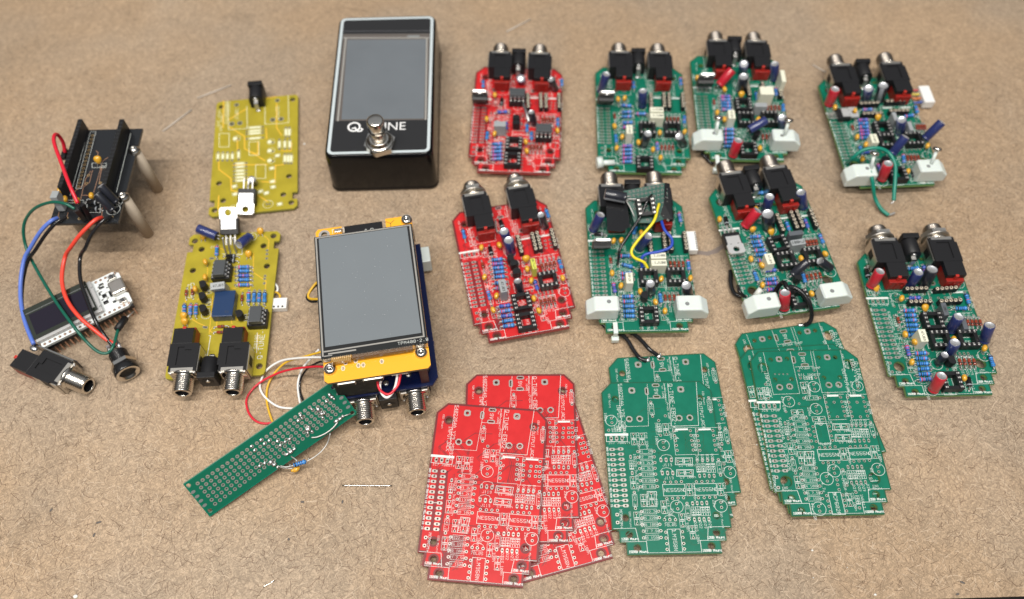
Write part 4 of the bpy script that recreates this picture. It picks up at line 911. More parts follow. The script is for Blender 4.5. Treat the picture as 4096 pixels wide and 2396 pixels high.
for x in (700, 828, 878, 1013): C_.SP((x - 3, 590), (x + 3, 725))
C_.reg_end((275, 610), 17, .1)
x0, y0 = C_.L((290, 1275), 2); x1, y1 = C_.L((180, 1280), 2); m = MB(); m.cyl((x0 + 3, y0, 1.8), (x1, y1, 1.8), 1.7, NYL); m.cyl((x1 - 1, y1, 1.8), (x1 + 2.5, y0, 1.8), 3.4, NYL, 16); m.build('nylon_screw', C_.root)
# ---- green board carrying a daughter board
D_ = Asm('assembled_board', pD, ME44, 'populated green board with perfboard scrap, black tape and yellow, blue and black wires', GA)
feet(D_, 8); D_.J(-13.6, 3.0); D_.J(12.4, 3.0); D_.DC(-1.0, 5.5)
D_.Rs(((298, 690), (368, 688)), ((308, 750), (388, 772)), ((298, 820), (385, 818)), ((300, 855), (385, 853)), *[((303 + 3 * k, 990 + 36 * k), (402 + 3 * k, 988 + 36 * k)) for k in range(5)], ((245, 880), (260, 970)), ((728, 365), (742, 450)), ((795, 715), (805, 800)), ((585, 950), (600, 1045)))
D_.Ds([((220, 680), (233, 770))] + [((662 + 31 * k, 708), (672 + 31 * k, 795)) for k in range(4)] + [((622 + 33 * k, 950), (635 + 33 * k, 1048)) for k in range(4)]); D_.Ds([((85, 530), (190, 530))], 'black')
D_.Cs((248, 575), (305, 570), (237, 812), (303, 905), (445, 948), (600, 855), (557, 1025), (627, 1092), (815, 850), (452, 515))
D_.E((95, 500), (152, 385), 3.1, 12, 'navy'); D_.E((440, 630), (500, 545), 3.2, 11.5, 'navy'); D_.E((523, 960), (520, 900), 3.0, 9, 'black'); D_.E((800, 975), (785, 910), 3.2, 9.5, 'black')
D_.BX((578, 685), 11, 4.6, 9, 0, WBOX, '.1J100'); D_.BX((583, 738), 11, 4.6, 9, 0, WBOX, '.1J100'); D_.BX((365, 850), 9, 4.6, 10, V, WBOX, '.47J63')
D_.SK((508, 832)); D_.SK((712, 828)); D_.SK((510, 1118), V); D_.Q((482, 975), V)
D_.SP((515, 545), (524, 632)); D_.SP((618, 520), (630, 635)); D_.SP((660, 515), (678, 635)); D_.SP((770, 515), (787, 630))
D_.reg_end((172, 592), 17)
def quadplate(a, pts, hs, th, m, name):
    P = [Vector((*a.L(p, h), h)) for p, h in zip(pts, hs)]; n = (P[1] - P[0]).cross(P[-1] - P[0]).normalized(); k = len(P)
    if n.z < 0: n = -n
    mb = MB(); mb.add([p[:] for p in P] + [(p - n * th)[:] for p in P], [tuple(range(k)), tuple(range(k, 2 * k))[::-1]] + [(i, k + i, k + (i + 1) % k, (i + 1) % k) for i in range(k)], m); return mb, P, n
mb, P, n = quadplate(D_, [(318, 210), (640, 148), (655, 405), (545, 445), (400, 445), (345, 265)], [19, 19, 13.5, 13.2, 13.2, 17.5], 1.2, mat('perf_green', (.002, .065, .045), .4), '')
u = (P[1] - P[0]).normalized(); v_ = (P[2] - P[1]).normalized(); Lu = (P[1] - P[0]).length
for i in range(11):
    for j in range(10):
        c = P[0] + u * (1.4 + 2.35 * i) + v_ * (1.3 + 2.6 * j)
        if c.y < P[3].y + 1.5 or (c - P[0]).dot(u) < 1.2 + j * .55: continue
        q = n.to_track_quat('Z', 'Y').to_matrix().to_4x4(); mb.lathe([(.66, .03), (.48, .04), (.01, .04)], SOLD, 10, Matrix.Translation(c) @ q, cap0=False, ms=[mat('perf_ring', (.30, .30, .27), .45), BPD])
pf = mb.build('perfboard_piece', D_.root)
cc = P[0] + u * 12 + v_ * 13.0; q = Matrix.Identity(4); q.translation = cc + n * .2
Mq = Matrix.Translation(cc + n * .1) @ Matrix(((u.x, v_.x * -1, n.x, 0), (u.y, -v_.y, n.y, 0), (u.z, -v_.z, n.z, 0), (0, 0, 0, 1)))
inst(socket_mesh(False), 'chip_socket', D_.root, Mq @ Matrix.Rotation(V, 4, 'Z'))
mb, P, n = quadplate(D_, [(625, 148), (662, 155), (680, 418), (582, 415), (618, 300)], [19.4, 18.6, 13.2, 13.6, 16.0], .3, TAPE, ''); mb.build('tape', D_.root)
mb, P, n = quadplate(D_, [(190, 245), (345, 268), (368, 468), (310, 510), (200, 500)], [16, 15.5, 13.0, 12.4, 12.4], .4, TAPE, ''); mb.build('tape', D_.root)
a, b = D_.L((185, 232), 20), D_.L((340, 262), 19)
dd = Vector((b[0] - a[0], b[1] - a[1], -1.0)).normalized(); inst(elec_mesh(3.1, 12, 'black'), 'electrolytic_capacitor', D_.root, Matrix.Translation((b[0], b[1], 19)) @ (-dd).to_track_quat('Z', 'Y').to_matrix().to_4x4() @ Matrix.Rotation(-.6, 4, 'Z'))
D_.wire([(345, 268, 19), (430, 268, 20), (520, 255, 20), (533, 240, 19.5)], .35, WIREM, 'lead'); D_.wire([(340, 280, 18), (375, 340, 17), (400, 400, 15)], .3, WIREM, 'lead')
D_.R((425, 440), (385, 560), 'a')
D_.wire([(530, 240, 19.5), (500, 275, 21), (450, 390, 17), (380, 500, 14), (300, 630, 10), (285, 700, 6), (278, 752, 0)], .8, BPG, label='black insulated wire')
D_.wire([(583, 305, 17), (570, 350, 18), (540, 440, 17), (430, 570, 13), (380, 650, 11), (400, 700, 9), (470, 735, 7), (500, 780, 4)], .8, mat('yellow_wire', (.80, .66, .02), .35), label='yellow insulated wire')
D_.wire([(598, 425, 12), (625, 500, 12), (675, 560, 11), (670, 620, 10), (590, 655, 9), (490, 675, 8), (455, 710, 6), (460, 780, 2)], .85, mat('blue_wire', (.015, .06, .42), .35), label='blue insulated wire')
D_.block((168, 1035), 0); D_.block((836, 1030), 0, True)
m = MB(); x0, y0 = D_.L((842, 585), -3); m.box(x0 - 4, x0 + 1.2, y0 - 6.5, y0 + 6.5, -6, -1.7, WPL, bev=.2)
for k in range(8): m.box(x0 + .3, x0 + 1.0, y0 - 5.6 + 1.5 * k, y0 - 4.8 + 1.5 * k, -1.69, -1.66, BPD)
m.build('connector', D_.root)
def ziptie(a, p):
    x, y = a.L(p, 0); m = MB(); m.box(x - 1.2, x + 1.2, y - 5.0, y + 1.0, .4, 1.5, NYL, bev=.2); m.box(x - 1.2, x + 1.2, y - 5.6, y - 4.8, -4.0, 1.5, NYL, bev=.2); m.box(x - 2.0, x + 2.0, y - 7.4, y - 4.6, -6.2, -3.0, NYL, bev=.4); m.build('cable_tie', a.root)
ziptie(D_, (258, 1200))
# ---- back right-centre green board
E_ = Asm('assembled_board', pE, ME44, 'populated back green board with nylon blocks, upright screws and a black lead beneath', GA)
feet(E_, 8); E_.J(-11.6, 3, ky=.92); E_.J(12.9, 3, ky=.92); E_.DC(-.3, 6)
E_.Rs(*[((330 + 3 * k, 730 + 31 * k), (436 + 3 * k, 728 + 31 * k)) for k in range(5)], *[((368, 1045 + 40 * k), (470, 1042 + 40 * k)) for k in range(5)], ((862, 640), (868, 730)), ((930, 790), (938, 880)), ((672, 690), (690, 760)))
E_.Ds([((270, 740), (282, 830))] + [((780 + 36 * k, 800), (790 + 36 * k, 880)) for k in range(4)] + [((735 + 36 * k, 1070), (745 + 36 * k, 1160)) for k in range(3)])
E_.Cs((378, 655), (308, 875), (375, 940), (715, 1215), (697, 940), (118, 545)); E_.C((545, 712), 0, -.6)
E_.SK((560, 790), V); E_.SK((585, 925)); E_.SK((812, 920)); E_.SK((608, 1215), V)
E_.E((325, 620), (435, 490), 3.3, 12, 'red', 3, 10); E_.E((455, 1290), (503, 1155), 3.3, 11.5, 'red'); E_.E((545, 500), (560, 422), 3.3, 11, 'navy'); E_.E((535, 670), (555, 548), 3.6, 12, 'black'); E_.E((852, 565), (853, 425), 3.1, 12, 'navy')
E_.E((605, 1050), (755, 962), 3.1, 12, 'navy', 9, 12); E_.E((930, 1020), (925, 932), 3.1, 11, 'navy'); E_.Q((690, 1075), 1)
E_.BX((780, 670), 11, 8, 11, 0, WBOX, ''); E_.BX((445, 895), 9, 5, 10.5, -V, WBOX, '.47J63'); E_.BX((725, 805), 10, 4, 9, 0, GBOX, ''); E_.BX((935, 530), 3.5, 12, 13, 0, WBOX, '')
for x in (605, ): E_.SP((x - 8, 590), (x + 12, 700))
for x in (745, 905): E_.SP((x - 6, 590), (x + 10, 710))
E_.reg_end((218, 540), 17, -.1)
E_.block((225, 1085), 0); E_.block((975, 1090), 0, True); E_.screw((295, 1085), (318, 945), 10, 7); E_.screw((950, 1090), (985, 965), 10, 7); ziptie(E_, (302, 1310))
# ---- middle right green board
H_ = Asm('assembled_board', pH, ME45, 'populated green board with flat silver-tab regulator and black wires looping out', GA)
feet(H_, 9); H_.J(-15.0, 2.6); H_.J(11.2, 2.8); H_.DC(-2.0, 5)
H_.Rs(((385, 727), (487, 717)), ((393, 767), (497, 757)), ((403, 797), (510, 785)), ((418, 833), (523, 822)), ((430, 868), (533, 858)), ((445, 910), (545, 900)), ((500, 992), (608, 980)), ((505, 1062), (608, 1050)), ((515, 1094), (612, 1084)), ((520, 1140), (618, 1130)),
      ((423, 985), (452, 1075)), ((675, 600), (702, 675)), ((818, 575), (855, 660)), ((938, 700), (968, 775)), ((803, 1005), (828, 1085)), ((405, 382), (515, 375)))
H_.Ds([((830 + 25 * k, 735 - 3 * k), (850 + 25 * k, 815 - 3 * k)) for k in range(4)] + [((828 + 34 * k, 1000 - 6 * k), (855 + 34 * k, 1088 - 6 * k)) for k in range(4)]); H_.Ds([((195, 560), (213, 640)), ((905, 1138), (935, 1228)), ((410, 478), (480, 470))], 'black')
H_.Cs((155, 580), (402, 892), (487, 942), (492, 1097), (795, 888), (985, 852), (878, 1165)); H_.C((425, 668), .2, -.3); H_.C((583, 692), .2, -.8); H_.C((440, 500))
H_.E((350, 640), (440, 532), 3.3, 12, 'red', 1.5, 10); H_.E((660, 1285), (668, 1165), 3.3, 12, 'red'); H_.E((515, 520), (545, 415), 3.2, 12, 'navy'); H_.E((540, 650), (533, 545), 4.0, 12.5, 'black'); H_.E((812, 490), (793, 372), 3.2, 12, 'navy')
H_.E((722, 1025), (802, 955), 2.8, 11, 'black', 4, 8); H_.E((1025, 970), (965, 925), 2.8, 9, 'black', 2, 6)
H_.SK((620, 765), V + .1); H_.SK((683, 893)); H_.SK((893, 860)); H_.SK((788, 1195), V); H_.Q((775, 1030), V)
H_.BX((755, 690), 10.5, 3.4, 9, .0, GBOXD, ''); H_.BX((772, 762), 10.5, 4.4, 9, .03, GBOX, '100nJ'); H_.BX((548, 893), 9, 5, 10, -V, WBOX, '.47J63')
H_.SP((608, 545), (656, 660)); H_.SP((718, 523), (766, 641)); H_.SP((763, 517), (811, 631)); H_.SP((873, 510), (917, 622))
xa, ya = H_.L((225, 688), 1); H_.reg(T(xa - .5, ya + .5, .6, math.pi + .0) @ Matrix.Scale(.93, 4), 'metal-tab regulator lying flat, tab up')
H_.block((497, 1225), 0); H_.block((1082, 1130), 0, True)
H_.wire([(300, 1110, 0), (310, 1150, 3), (345, 1190, 0), (390, 1205, -3)], 1.1, BPG)
H_.wire([(240, 985, -6), (242, 1090, -6.5), (275, 1170, -6), (360, 1195, -5), (430, 1200, -4)], 1.2, BPG)
H_.wire([(590, 1170, 3), (610, 1120, 6), (655, 1080, 11), (690, 1130, 12), (735, 1160, 10), (720, 1150, 8), (700, 1110, 8)], 1.3, TAPE)
m = MB(); m.tube([(*H_.L((430, 1190), 3), 3), (*H_.L((480, 1130), 7), 7)], 1.6, mat('clear_sleeve', (.6, .62, .58), .2), 8, 1); m.build('heat_shrink', H_.root)
# ---- far right green board
I_ = Asm('assembled_board', pI, ME45, 'populated green board with a green wire loop and white plug on coloured leads', GA)
feet(I_, 8); I_.J(-15.6, 1.8); I_.J(16.2, 1.8); I_.DC(-.5, 5)
I_.Rs(*[((440 + 4 * k, 635 + 30 * k), (532 + 4 * k, 630 + 30 * k)) for k in range(6)], ((828, 605), (925, 590)), ((930, 510), (945, 575)), ((825, 920), (835, 1000)), ((460, 850), (480, 920)), ((500, 905), (590, 905)), ((610, 1000), (640, 1080)), ((480, 548), (570, 545)))
I_.Ds([((390, 660), (412, 740))] + [((935 + 22 * k, 660), (950 + 22 * k, 730)) for k in range(4)] + [((855 + 30 * k, 910), (875 + 30 * k, 1000)) for k in range(4)]); I_.Ds([((905, 1040), (922, 1130))], 'black')
I_.Cs((255, 520), (423, 550), (442, 770), (515, 835), (487, 955), (870, 1060), (1035, 845), (452, 365)); I_.C((630, 615), 0, -.6)
I_.E((200, 500), (250, 382), 3.4, 12, 'red'); I_.E((645, 1130), (697, 1008), 3.4, 12, 'red'); I_.E((515, 460), (535, 370), 3.3, 12, 'navy'); I_.E((625, 460), (657, 350), 3.6, 12, 'black'); I_.E((800, 740), (815, 635), 3.3, 12, 'navy')
I_.E((735, 915), (825, 800), 3.1, 12, 'navy', 4, 12); I_.E((1010, 790), (1120, 682), 3.1, 13, 'navy', 4, 12)
I_.SK((660, 690), V); I_.SK((700, 795)); I_.SK((922, 780)); I_.SK((790, 1075), V); I_.Q((680, 960), 0)
I_.SP((468, 486), (622, 480)); I_.SP((690, 468), (845, 462)); I_.SP((495, 572), (645, 566)); I_.SP((722, 548), (872, 544))
I_.BX((585, 785), 9, 5, 10.5, -V, WBOX, '.47J63'); I_.BX((760, 600), 9, 3, 9, -V, GBOX, ''); I_.BX((890, 680), 9, 3, 8, -V, GBOX, '')
xa, ya = I_.L((335, 560), 4); I_.reg(T(xa - 7, ya - 1, .4, -V) @ Matrix.Scale(.8, 4))
I_.block((480, 1050), 0); I_.block((1085, 1010), 0, True); I_.screw((560, 1035), (583, 925), 10, 6); I_.screw((1065, 1000), (1110, 890), 10, 6)
GW = mat('teal_wire', (.004, .20, .14), .35)
I_.wire([(350, 1000, 0), (400, 955, 8), (480, 890, 13), (600, 868, 15), (700, 905, 13), (757, 1000, 11), (760, 1120, 8), (752, 1230, 5), (748, 1310, 3)], 1.15, GW, label='green wire end hanging over the board edge')
I_.wire([(520, 975, 5), (555, 1080, 9), (575, 1200, 4), (590, 1290, -2), (640, 1380, -5), (705, 1435, -6)], 1.15, GW)
I_.wire([(748, 1310, 3), (740, 1325, 2.5), (722, 1335, 2)], .5, WIREM, 'wire_end'); I_.wire([(700, 1433, -6), (730, 1425, -6), (755, 1415, -6)], .7, WIREM, 'wire_end')
m = MB(); xa, ya = I_.L((1022, 420), -2); m.box(xa - 3.3, xa + 3.3, ya - 7, ya + 7, -6.5, -1, WPL, bev=.3); m.build('white_plug', I_.root)
for k, cN in enumerate(((.42, .05, .06), (.62, .50, .08), (.55, .16, .05), (.05, .10, .35))):
    I_.wire([(900, 380 + 35 * k, -4), (940, 382 + 35 * k, -3.5), (985, 375 + 35 * k, -3.5)], .7, mat('lead_%d' % k, cN, .4))

# ------------------------------------------------------------------ yellow boards
hy = 25.7
YOUT = [(-hy + 2.2, 0), (hy - 2.2, 0), (hy - .6, -.6), (hy, -2.2), (hy, -79), (hy - 3, -79), (hy - 3, -84), (hy - .5, -84), (hy, -84.6), (hy, -89), (hy - 2, -91), (-hy + 2, -91), (-hy, -89), (-hy, -84.6), (-hy + .5, -84), (-hy + 3, -84), (-hy + 3, -79), (-hy, -79), (-hy, -2.2), (-hy + .6, -.6)]
pY1 = Pose(cY1, {(-hy, -1.5): (484, 360), (hy, -1.5): (1231, 300), (hy, -79): (1225, 1165), (hy, -87): (1220, 1290), (-hy, -79): (430, 1240), (-hy, -87): (425, 1375)}, 3)
pY2 = Pose(cY2, {(hy, -1): (38, 1215), (-hy, -1): (706, 1235), (-hy, -78.5): (783, 385), (hy, -77): (165, 412), (-hy, -87): (795, 285), (hy, -87): (185, 320)}, 5)
def yart(q, which):
    YS = mat('cream_legend', (.74, .75, .52), .6)
    d = Design(YOUT, q, YEL, YEL, YELT, YEDGE, silk=YS if which == 1 else SILK, padm=TIN); P = d.pad
    d.solid = which == 1
    if which == 1:
        for p in ((535, 402), (1180, 335), (512, 1095), (550, 1252), (472, 1340), (1147, 1030), (1095, 1197), (1168, 1270)): d.hole(p, 1.75)
        for p in ((672, 385), (1042, 345)): P(p, 1.5, .9)
        for p in ((628, 557), (702, 550), (1000, 520), (1075, 513)): P(p, 1.7, 1.0)
        d.line([(765, 400), (770, 598), (600, 610), (590, 350)], .3); d.line([(930, 560), (1145, 548), (1140, 300)], .3); d.line([(930, 330), (930, 560)], .3)
        for x in (568, 590): d.txt('5402264A_Y11', (x, 360), 1.6, D90)
        for p in ((505, 430), (528, 470)): d.txt('INPUT JACK', p, 1.5, D90)
        d.txt('OUTPUT', (1030, 400), 2.0, D90); d.txt('INPUT', (660, 420), 2.0, D90)
        for y in (595, 625, 650, 693): d.res((765, y), (910, y - 12), 'R1', '10k')
        for y in (920, 950, 985, 1015, 1045, 1075): d.res((650, y), (760, y - 8), 'R1', '10k')
        for x in (505, 548, 590, 635): d.res((x, 815), (x - 3, 890), 'R', '')
        for x, y in ((1120, 590), (1150, 590), (1060, 700), (1110, 700), (1155, 700), (1110, 830), (1140, 830), (1168, 830), (690, 795)): d.res((x, y), (x, y + 85), 'R', '1k')
        for c in ((560, 705), (830, 780), (890, 990)): d.line([(c[0] - 45, c[1] - 60), (c[0] + 45, c[1] - 63), (c[0] + 45, c[1] + 60), (c[0] - 45, c[1] + 63), (c[0] - 45, c[1] - 60)], .3)
        for c in ((672, 690), (985, 720), (985, 800), (985, 890)): d.circle(c, 2.3); P(c); P((c[0] + 15, c[1] + 5)); d.mb.flat(circ(*d.pt((c[0] - 12, c[1])), 1.3), .061, d.silk)
        for c in ((990, 955), (995, 1075), (655, 1190), (885, 1165), (940, 1180), (1060, 1280), (1040, 840), (1000, 1125), (650, 1120)): d.cap((c[0] - 12, c[1] + 8), (c[0] + 18, c[1]))
        d.elec((958, 1285), ((945, 1285), (972, 1283)), 2.9); d.circle((650, 1330), 3)
        for pl in ([(555, 350), (550, 590)], [(600, 580), (745, 670), (745, 780), (930, 890)], [(940, 600), (945, 690)], [(865, 720), (865, 830), (790, 810)], [(510, 900), (512, 970), (620, 1050), (625, 1160), (700, 1180)], [(510, 1210), (505, 1330)], [(640, 930), (950, 925)], [(1035, 370), (1035, 590), (1080, 660)], [(1170, 730), (1165, 800), (1080, 800)], [(1025, 930), (1020, 1090), (900, 1080)], [(945, 325), (1030, 310)], [(680, 700), (680, 790)], [(600, 520), (760, 420)], [(1030, 935), (1100, 925)], [(860, 1200), (950, 1260)]): d.trace(pl, .7)
        d.mb.add([(-hy + .5, -1, .012), (-hy + 1, -1, .012)], [], YEL)
    else:
        for p in ((760, 280), (222, 315), (268, 372), (692, 348), (715, 487), (208, 517), (663, 1173)): d.hole(p, 1.75)
        d.txt('Q-TUNE-v2', (682, 940 + 182), 2.5, V0); d.txt('50106', (648, 1050), 1.7, V0)
        d.line([(320, 965), (330, 965), (300, 1145)], .3); d.line([(650, 945), (645, 1080)], .3); d.line([(412, 405), (545, 408), (548, 355)], .3)
        for y in (495, 522, 553, 582, 617): d.res((500, y), (612, y), '', '')
        for x in (592, 630, 665, 700): d.res((x, 655), (x - 4, 750), '', '')
        for x in (150, 193, 230): d.res((x, 745), (x - 3, 830), '', '')
        for p in ((330, 435), (345, 435), (375, 435), (285, 905), (300, 907), (703, 555), (700, 575), (698, 605), (717, 380), (716, 405), (714, 435)): P(p, .8, .4)
        for c in ((590, 290), (300, 820)): d.circle(c, 2.6)
        for c in ((315, 655), (315, 735), (305, 800), (570, 840)): d.cap((c[0], c[1] - 15), (c[0] + 3, c[1] + 15))
        for c in ((185, 660), (205, 650)): d.rect(c[0] - 10, c[1] - 45, c[0] + 12, c[1] + 45)
        d.txt('C12', (375, 350), 1.3, 0); d.elec((612, 288), ((605, 288), (620, 288)), 2.8)
        for pl in ([(565, 640), (600, 640), (610, 610), (595, 600)], [(625, 400), (622, 530), (710, 590), (705, 650)], [(700, 280), (730, 310), (725, 370)], [(535, 660), (540, 655), (565, 640)], [(310, 500), (300, 720)], [(345, 690), (320, 950)], [(375, 850), (370, 910), (360, 900)], [(470, 850), (475, 880)], [(200, 850), (250, 880), (300, 900)], [(480, 510), (500, 510)], [(470, 560), (500, 555)], [(440, 640), (500, 640)], [(655, 950), (645, 1085)], [(345, 905), (325, 930), (345, 945)], [(385, 360), (440, 385)], [(155, 760), (160, 690)], [(240, 720), (260, 700)], [(500, 850), (500, 750)], [(515, 860), (515, 850)]): d.trace(pl, .4)
    return d.finish('yellow_board_%d' % which)
V0 = -math.pi / 2
Y1 = Asm('assembled_board', pY1, yart(pY1.L, 1), 'sparse yellow board with only a black power jack and metal-tab regulator', 'yellow boards')
Y2 = Asm('assembled_board', pY2, yart(pY2.L, 2), 'populated yellow board with two threaded jacks and a dark blue relay', 'yellow boards')
def toloc(a, M):
    R_ = T(a.p.x, a.p.y, a.p.z, a.p.th); return R_.inverted() @ M
def axes(o, x, y):
    x = Vector(x).normalized(); y = Vector(y); y = (y - x * y.dot(x)).normalized(); z = x.cross(y); return Matrix(((x.x, y.x, z.x, o[0]), (x.y, y.y, z.y, o[1]), (x.z, y.z, z.z, o[2]), (0, 0, 0, 1)))
x, y = Y1.L((848, 370), 6); Y1.DC(x, y + 13.5); 
tx, ty = cY1(768, 1312, 5.5)
M = axes((tx, ty + 15.6 * .9, 5.5 + 15.6 * .45 - 4), (-1, 0.03, 0), (0, -.9, -.42)); Y1.reg(toloc(Y1, M)); Y1.E((830, 1090), (815, 1070), 2.6, 8, 'black', 1, 6); Y1.wire([(770, 1130, 9), (790, 1100, 7), (800, 1090, 0)], .45, WIREM, 'lead')
m = MB()
for x, y in ((-20, -8), (20, -8), (-20, -85), (20, -85)): m.lathe([(.5, -2.98), (.9, -TH)], SOLD, 6, T(x, y))
m.build('solder_joints', Y1.root)
feet(Y2, 5)
xa, ya = Y2.L((129, 1203), 11); xb, yb = Y2.L((474, 1197), 11); Y2.J(xa, ya); Y2.J(xb, yb); Y2.DC((xa + xb) / 2 + .2, ya + 3.5)
Y2.Rs(*[((502, y), (612, y)) for y in (495, 522, 553, 582, 617)], *[((x, 655), (x - 3, 750)) for x in (592, 630, 665, 702)], ((152, 742), (149, 835)), ((194, 742), (190, 835)), ((232, 740), (228, 835)), ((375, 345), (370, 425)))
Y2.Ds([((415, 418), (525, 424)), ((412, 450), (520, 455))], 'black'); Y2.Ds([((165, 630), (163, 715)), ((207, 620), (205, 712)), ((548, 655), (543, 760)), ((362, 905), (440, 900)), ((355, 944), (438, 940))])
Y2.Cs((222, 640), (292, 455), (290, 560)); Y2.C((578, 415), math.pi, -.9); Y2.C((660, 258), math.pi, -.9); Y2.C((130, 843), math.pi, -.9); Y2.C((140, 880), math.pi, -.7); Y2.C((265, 292), math.pi, -.9, .8)
Y2.SK((402, 520), V, True); Y2.SK((648, 838), V, True)
for p in ((270, 610), (266, 690), (270, 775), (520, 812)): Y2.Q(p, V + .3)
m = MB(); x, y = Y2.L((418, 742), 5.5); m.box(x - 5.6, x + 5.6, y - 8.0, y + 8.0, .2, 5.6, mat('relay_blue', (.012, .035, .10), .32, coat=.3), bev=.35); text(m, '5V', x - 1.5, y + 6, 1.1, math.pi, 5.62, GREY); m.build('relay', Y2.root)
Y2.BX((375, 592), 10, 4.8, 11, math.pi + .1, GBOX, '.47J63', .25)
Y2.E((600, 285), (542, 328), 3.2, 9.5, 'navy', 4.5, 7); Y2.E((375, 285), (242, 228), 3.1, 12, 'navy', 7, 9)
hx, hyy = cY2(447, 118, 17); pb_ = Vector((hx, hyy, 17)); yd = Vector((-.02, .87, .5)); M = axes(pb_ - yd * 15.6 - Vector((0, -.5, .87)) * 5.5, (1, .03, 0), yd); Y2.reg(toloc(Y2, M))
for k, (a, b) in enumerate((((412, 290), (437, 402)), ((447, 290), (467, 402)), ((482, 290), (508, 400)))): Y2.wire([(a[0], a[1], 7.5), ((a[0] + b[0]) / 2 - 3, (a[1] + b[1]) / 2, 4), (b[0], b[1], 0)], .5, SOLD, 'lead')
m = MB(); x, y = Y2.L((782, 742), -1); m.box(x - 5.5, x + 5.5, y - 3.3, y + 3.3, -4.6, -.8, WPL, T(0, 0), bev=.25)
for k in range(4): m.box(x - 3.9 + 2.3 * k, x - 2.9 + 2.3 * k, y + 1.6, y + 2.8, -.79, -.76, BPD)
m.build('connector', Y2.root)
Y2.wire([(762, 600, -2), (785, 625, -2), (788, 655, -2), (765, 675, -3)], .6, WPL); Y2.wire([(758, 668, -3), (785, 668, -1.5), (805, 690, -.5), (802, 712, -2)], .6, mat('mustard_wire', (.70, .42, .03), .4))
# ------------------------------------------------------------------ black board on dowels
pK = Pose(cK, {(-18.3, -66): (490, 1210), (18.3, -66): (1165, 1200), (18.3, 0): (1392, 290)}, 35)
d = Design([(-18.3, 0), (18.3, 0), (18.3, -66), (-18.3, -66)], pK.L, BLK, BLK, COPPER, BLK, padm=GOLD)
for k in range(15):
    p = lerp((910, 350), (770, 850), k / 14); d.pad(p, .85, .5)
d.line([(935, 310), (890, 310), (745, 870), (800, 872), (943, 310)], .16); d.line([(1285, 330), (1145, 905)], .2); d.line([(865, 310), (690, 940)], .16)
for pl in ([(945, 500), (965, 520), (950, 590)], [(1060, 565), (1010, 600), (920, 910)], [(1000, 670), (975, 800), (990, 830)], [(910, 690), (880, 810), (820, 855), (790, 985)], [(890, 700), (840, 780), (830, 830), (740, 890), (710, 1000)], [(810, 937), (880, 937)], [(580, 1105), (568, 1160)], [(670, 1105), (655, 1160)], [(1005, 1060), (1000, 1155)]): d.trace(pl, .3)
d.rect(905, 622, 1045, 665); d.rect(640, 985, 820, 1010); d.circle((1115, 1075), 3.6); d.circle((1140, 1000), 3.6); d.rect(855, 975, 985, 1105)
for p in ((568, 1160), (655, 1160), (1003, 1155), (1098, 1150), (850, 820), (870, 740), (780, 1165), (985, 815)): d.pad(p, .9, .45)
d.txt('100n', (975, 660), 1.1); d.hole((1310, 480), 1.5); d.hole((1200, 935), 1.5)
K_ = Asm('breakout_board', pK, d.finish('black_board'), 'black circuit board raised on wooden dowels with two tall black header strips', None)
def hdr(p1, p2, n):
    x, y, a, L = K_.two(p1, p2, 8.5); L += 2.4; m = MB(); m.box(-L / 2, L / 2, -1.25, 1.25, 0, 8.5, BPL, bev=.1)
    for k in range(n):
        u = (k - (n - 1) / 2) * (L / n); m.box(u - .55, u + .55, -.85, .85, 8.51, 8.54, BPD)
        m.box(u - L / n / 2 - .1, u - L / n / 2 + .1, -1.27, 1.27, 8.0, 8.53, GREY)
    m.build('header_strip', K_.root, T(x, y, 0, a))
hdr((782, 205), (588, 838), 18); hdr((1192, 205), (1015, 838), 18)
K_.Cs((635, 968), (755, 985), (585, 885)); K_.C((895, 935)); K_.C((950, 600), .1, -.5, 1.05)
K_.Ds([((855, 1010), (965, 1012)), ((855, 1068), (985, 1078))], 'black')
K_.E((1110, 1085), (957, 932), 2.6, 11.5, 'black', 2, 10); K_.E((1145, 1005), (1008, 866), 2.6, 11.5, 'black', 2, 10)
K_.BX((528, 940), 4.8, 6, 12, 0, GBOX, '', -.1)
for a, b in (((745, 1070), (830, 1175)), ((800, 1025), (880, 1170))):
    p0 = Vector((*K_.L(a, 12), 12)); p1 = Vector((*K_.L(b, 0.5), .5)); q = (p1 - p0); m = MB(); m.box(-1.25, 1.25, -1.25, 1.25, 0, q.length, BPL, bev=.15); m.build('jumper_plug', K_.root, Matrix.Translation(p0) @ q.normalized().to_track_quat('Z', 'Y').to_matrix().to_4x4())
def sc_top(px, py):
    x, y = K_.L((px, py), 1.5); m = MB(); m.lathe([(3.3, .0), (3.3, .6), (2.6, .8), (2.5, 1.6), (1.6, 2.3), (.7, 2.35), (.6, 1.9), (.01, 1.9)], NICK, 20, T(x, y)); m.build('screw', K_.root); return x, y
for (px, py) in ((1310, 480), (1200, 935)):
    x, y = sc_top(px, py); m = MB(); m.cyl((x, y, -TH), (x + .4, y - .4, -34.9), 3.1, WOOD, 18); m.build('dowel_leg', K_.root)
    m = MB(); m.cyl((x - 34.5, y, -TH), (x - 34.5, y - .4, -34.9), 3.1, WOOD, 18); m.build('dowel_leg', K_.root)
RW = mat('red_wire', (.62, .015, .035), .35); OW = mat('coral_wire', (.74, .06, .035), .35); BW = mat('cornflower_wire', (.10, .18, .58), .4); DGW = mat('dark_green_wire', (.004, .10, .065), .35)
def lw(crop, pts, r, m, name='wire', label=None, cat='wire', group=None):
    mb = MB(); mb.tube([(*c(a, b, h), h) for c, a, b, h in [(p if len(p) == 4 else (crop, *p)) for p in pts]], r, m, 10, 8); return tag(mb.build(name, None), label, cat, group)
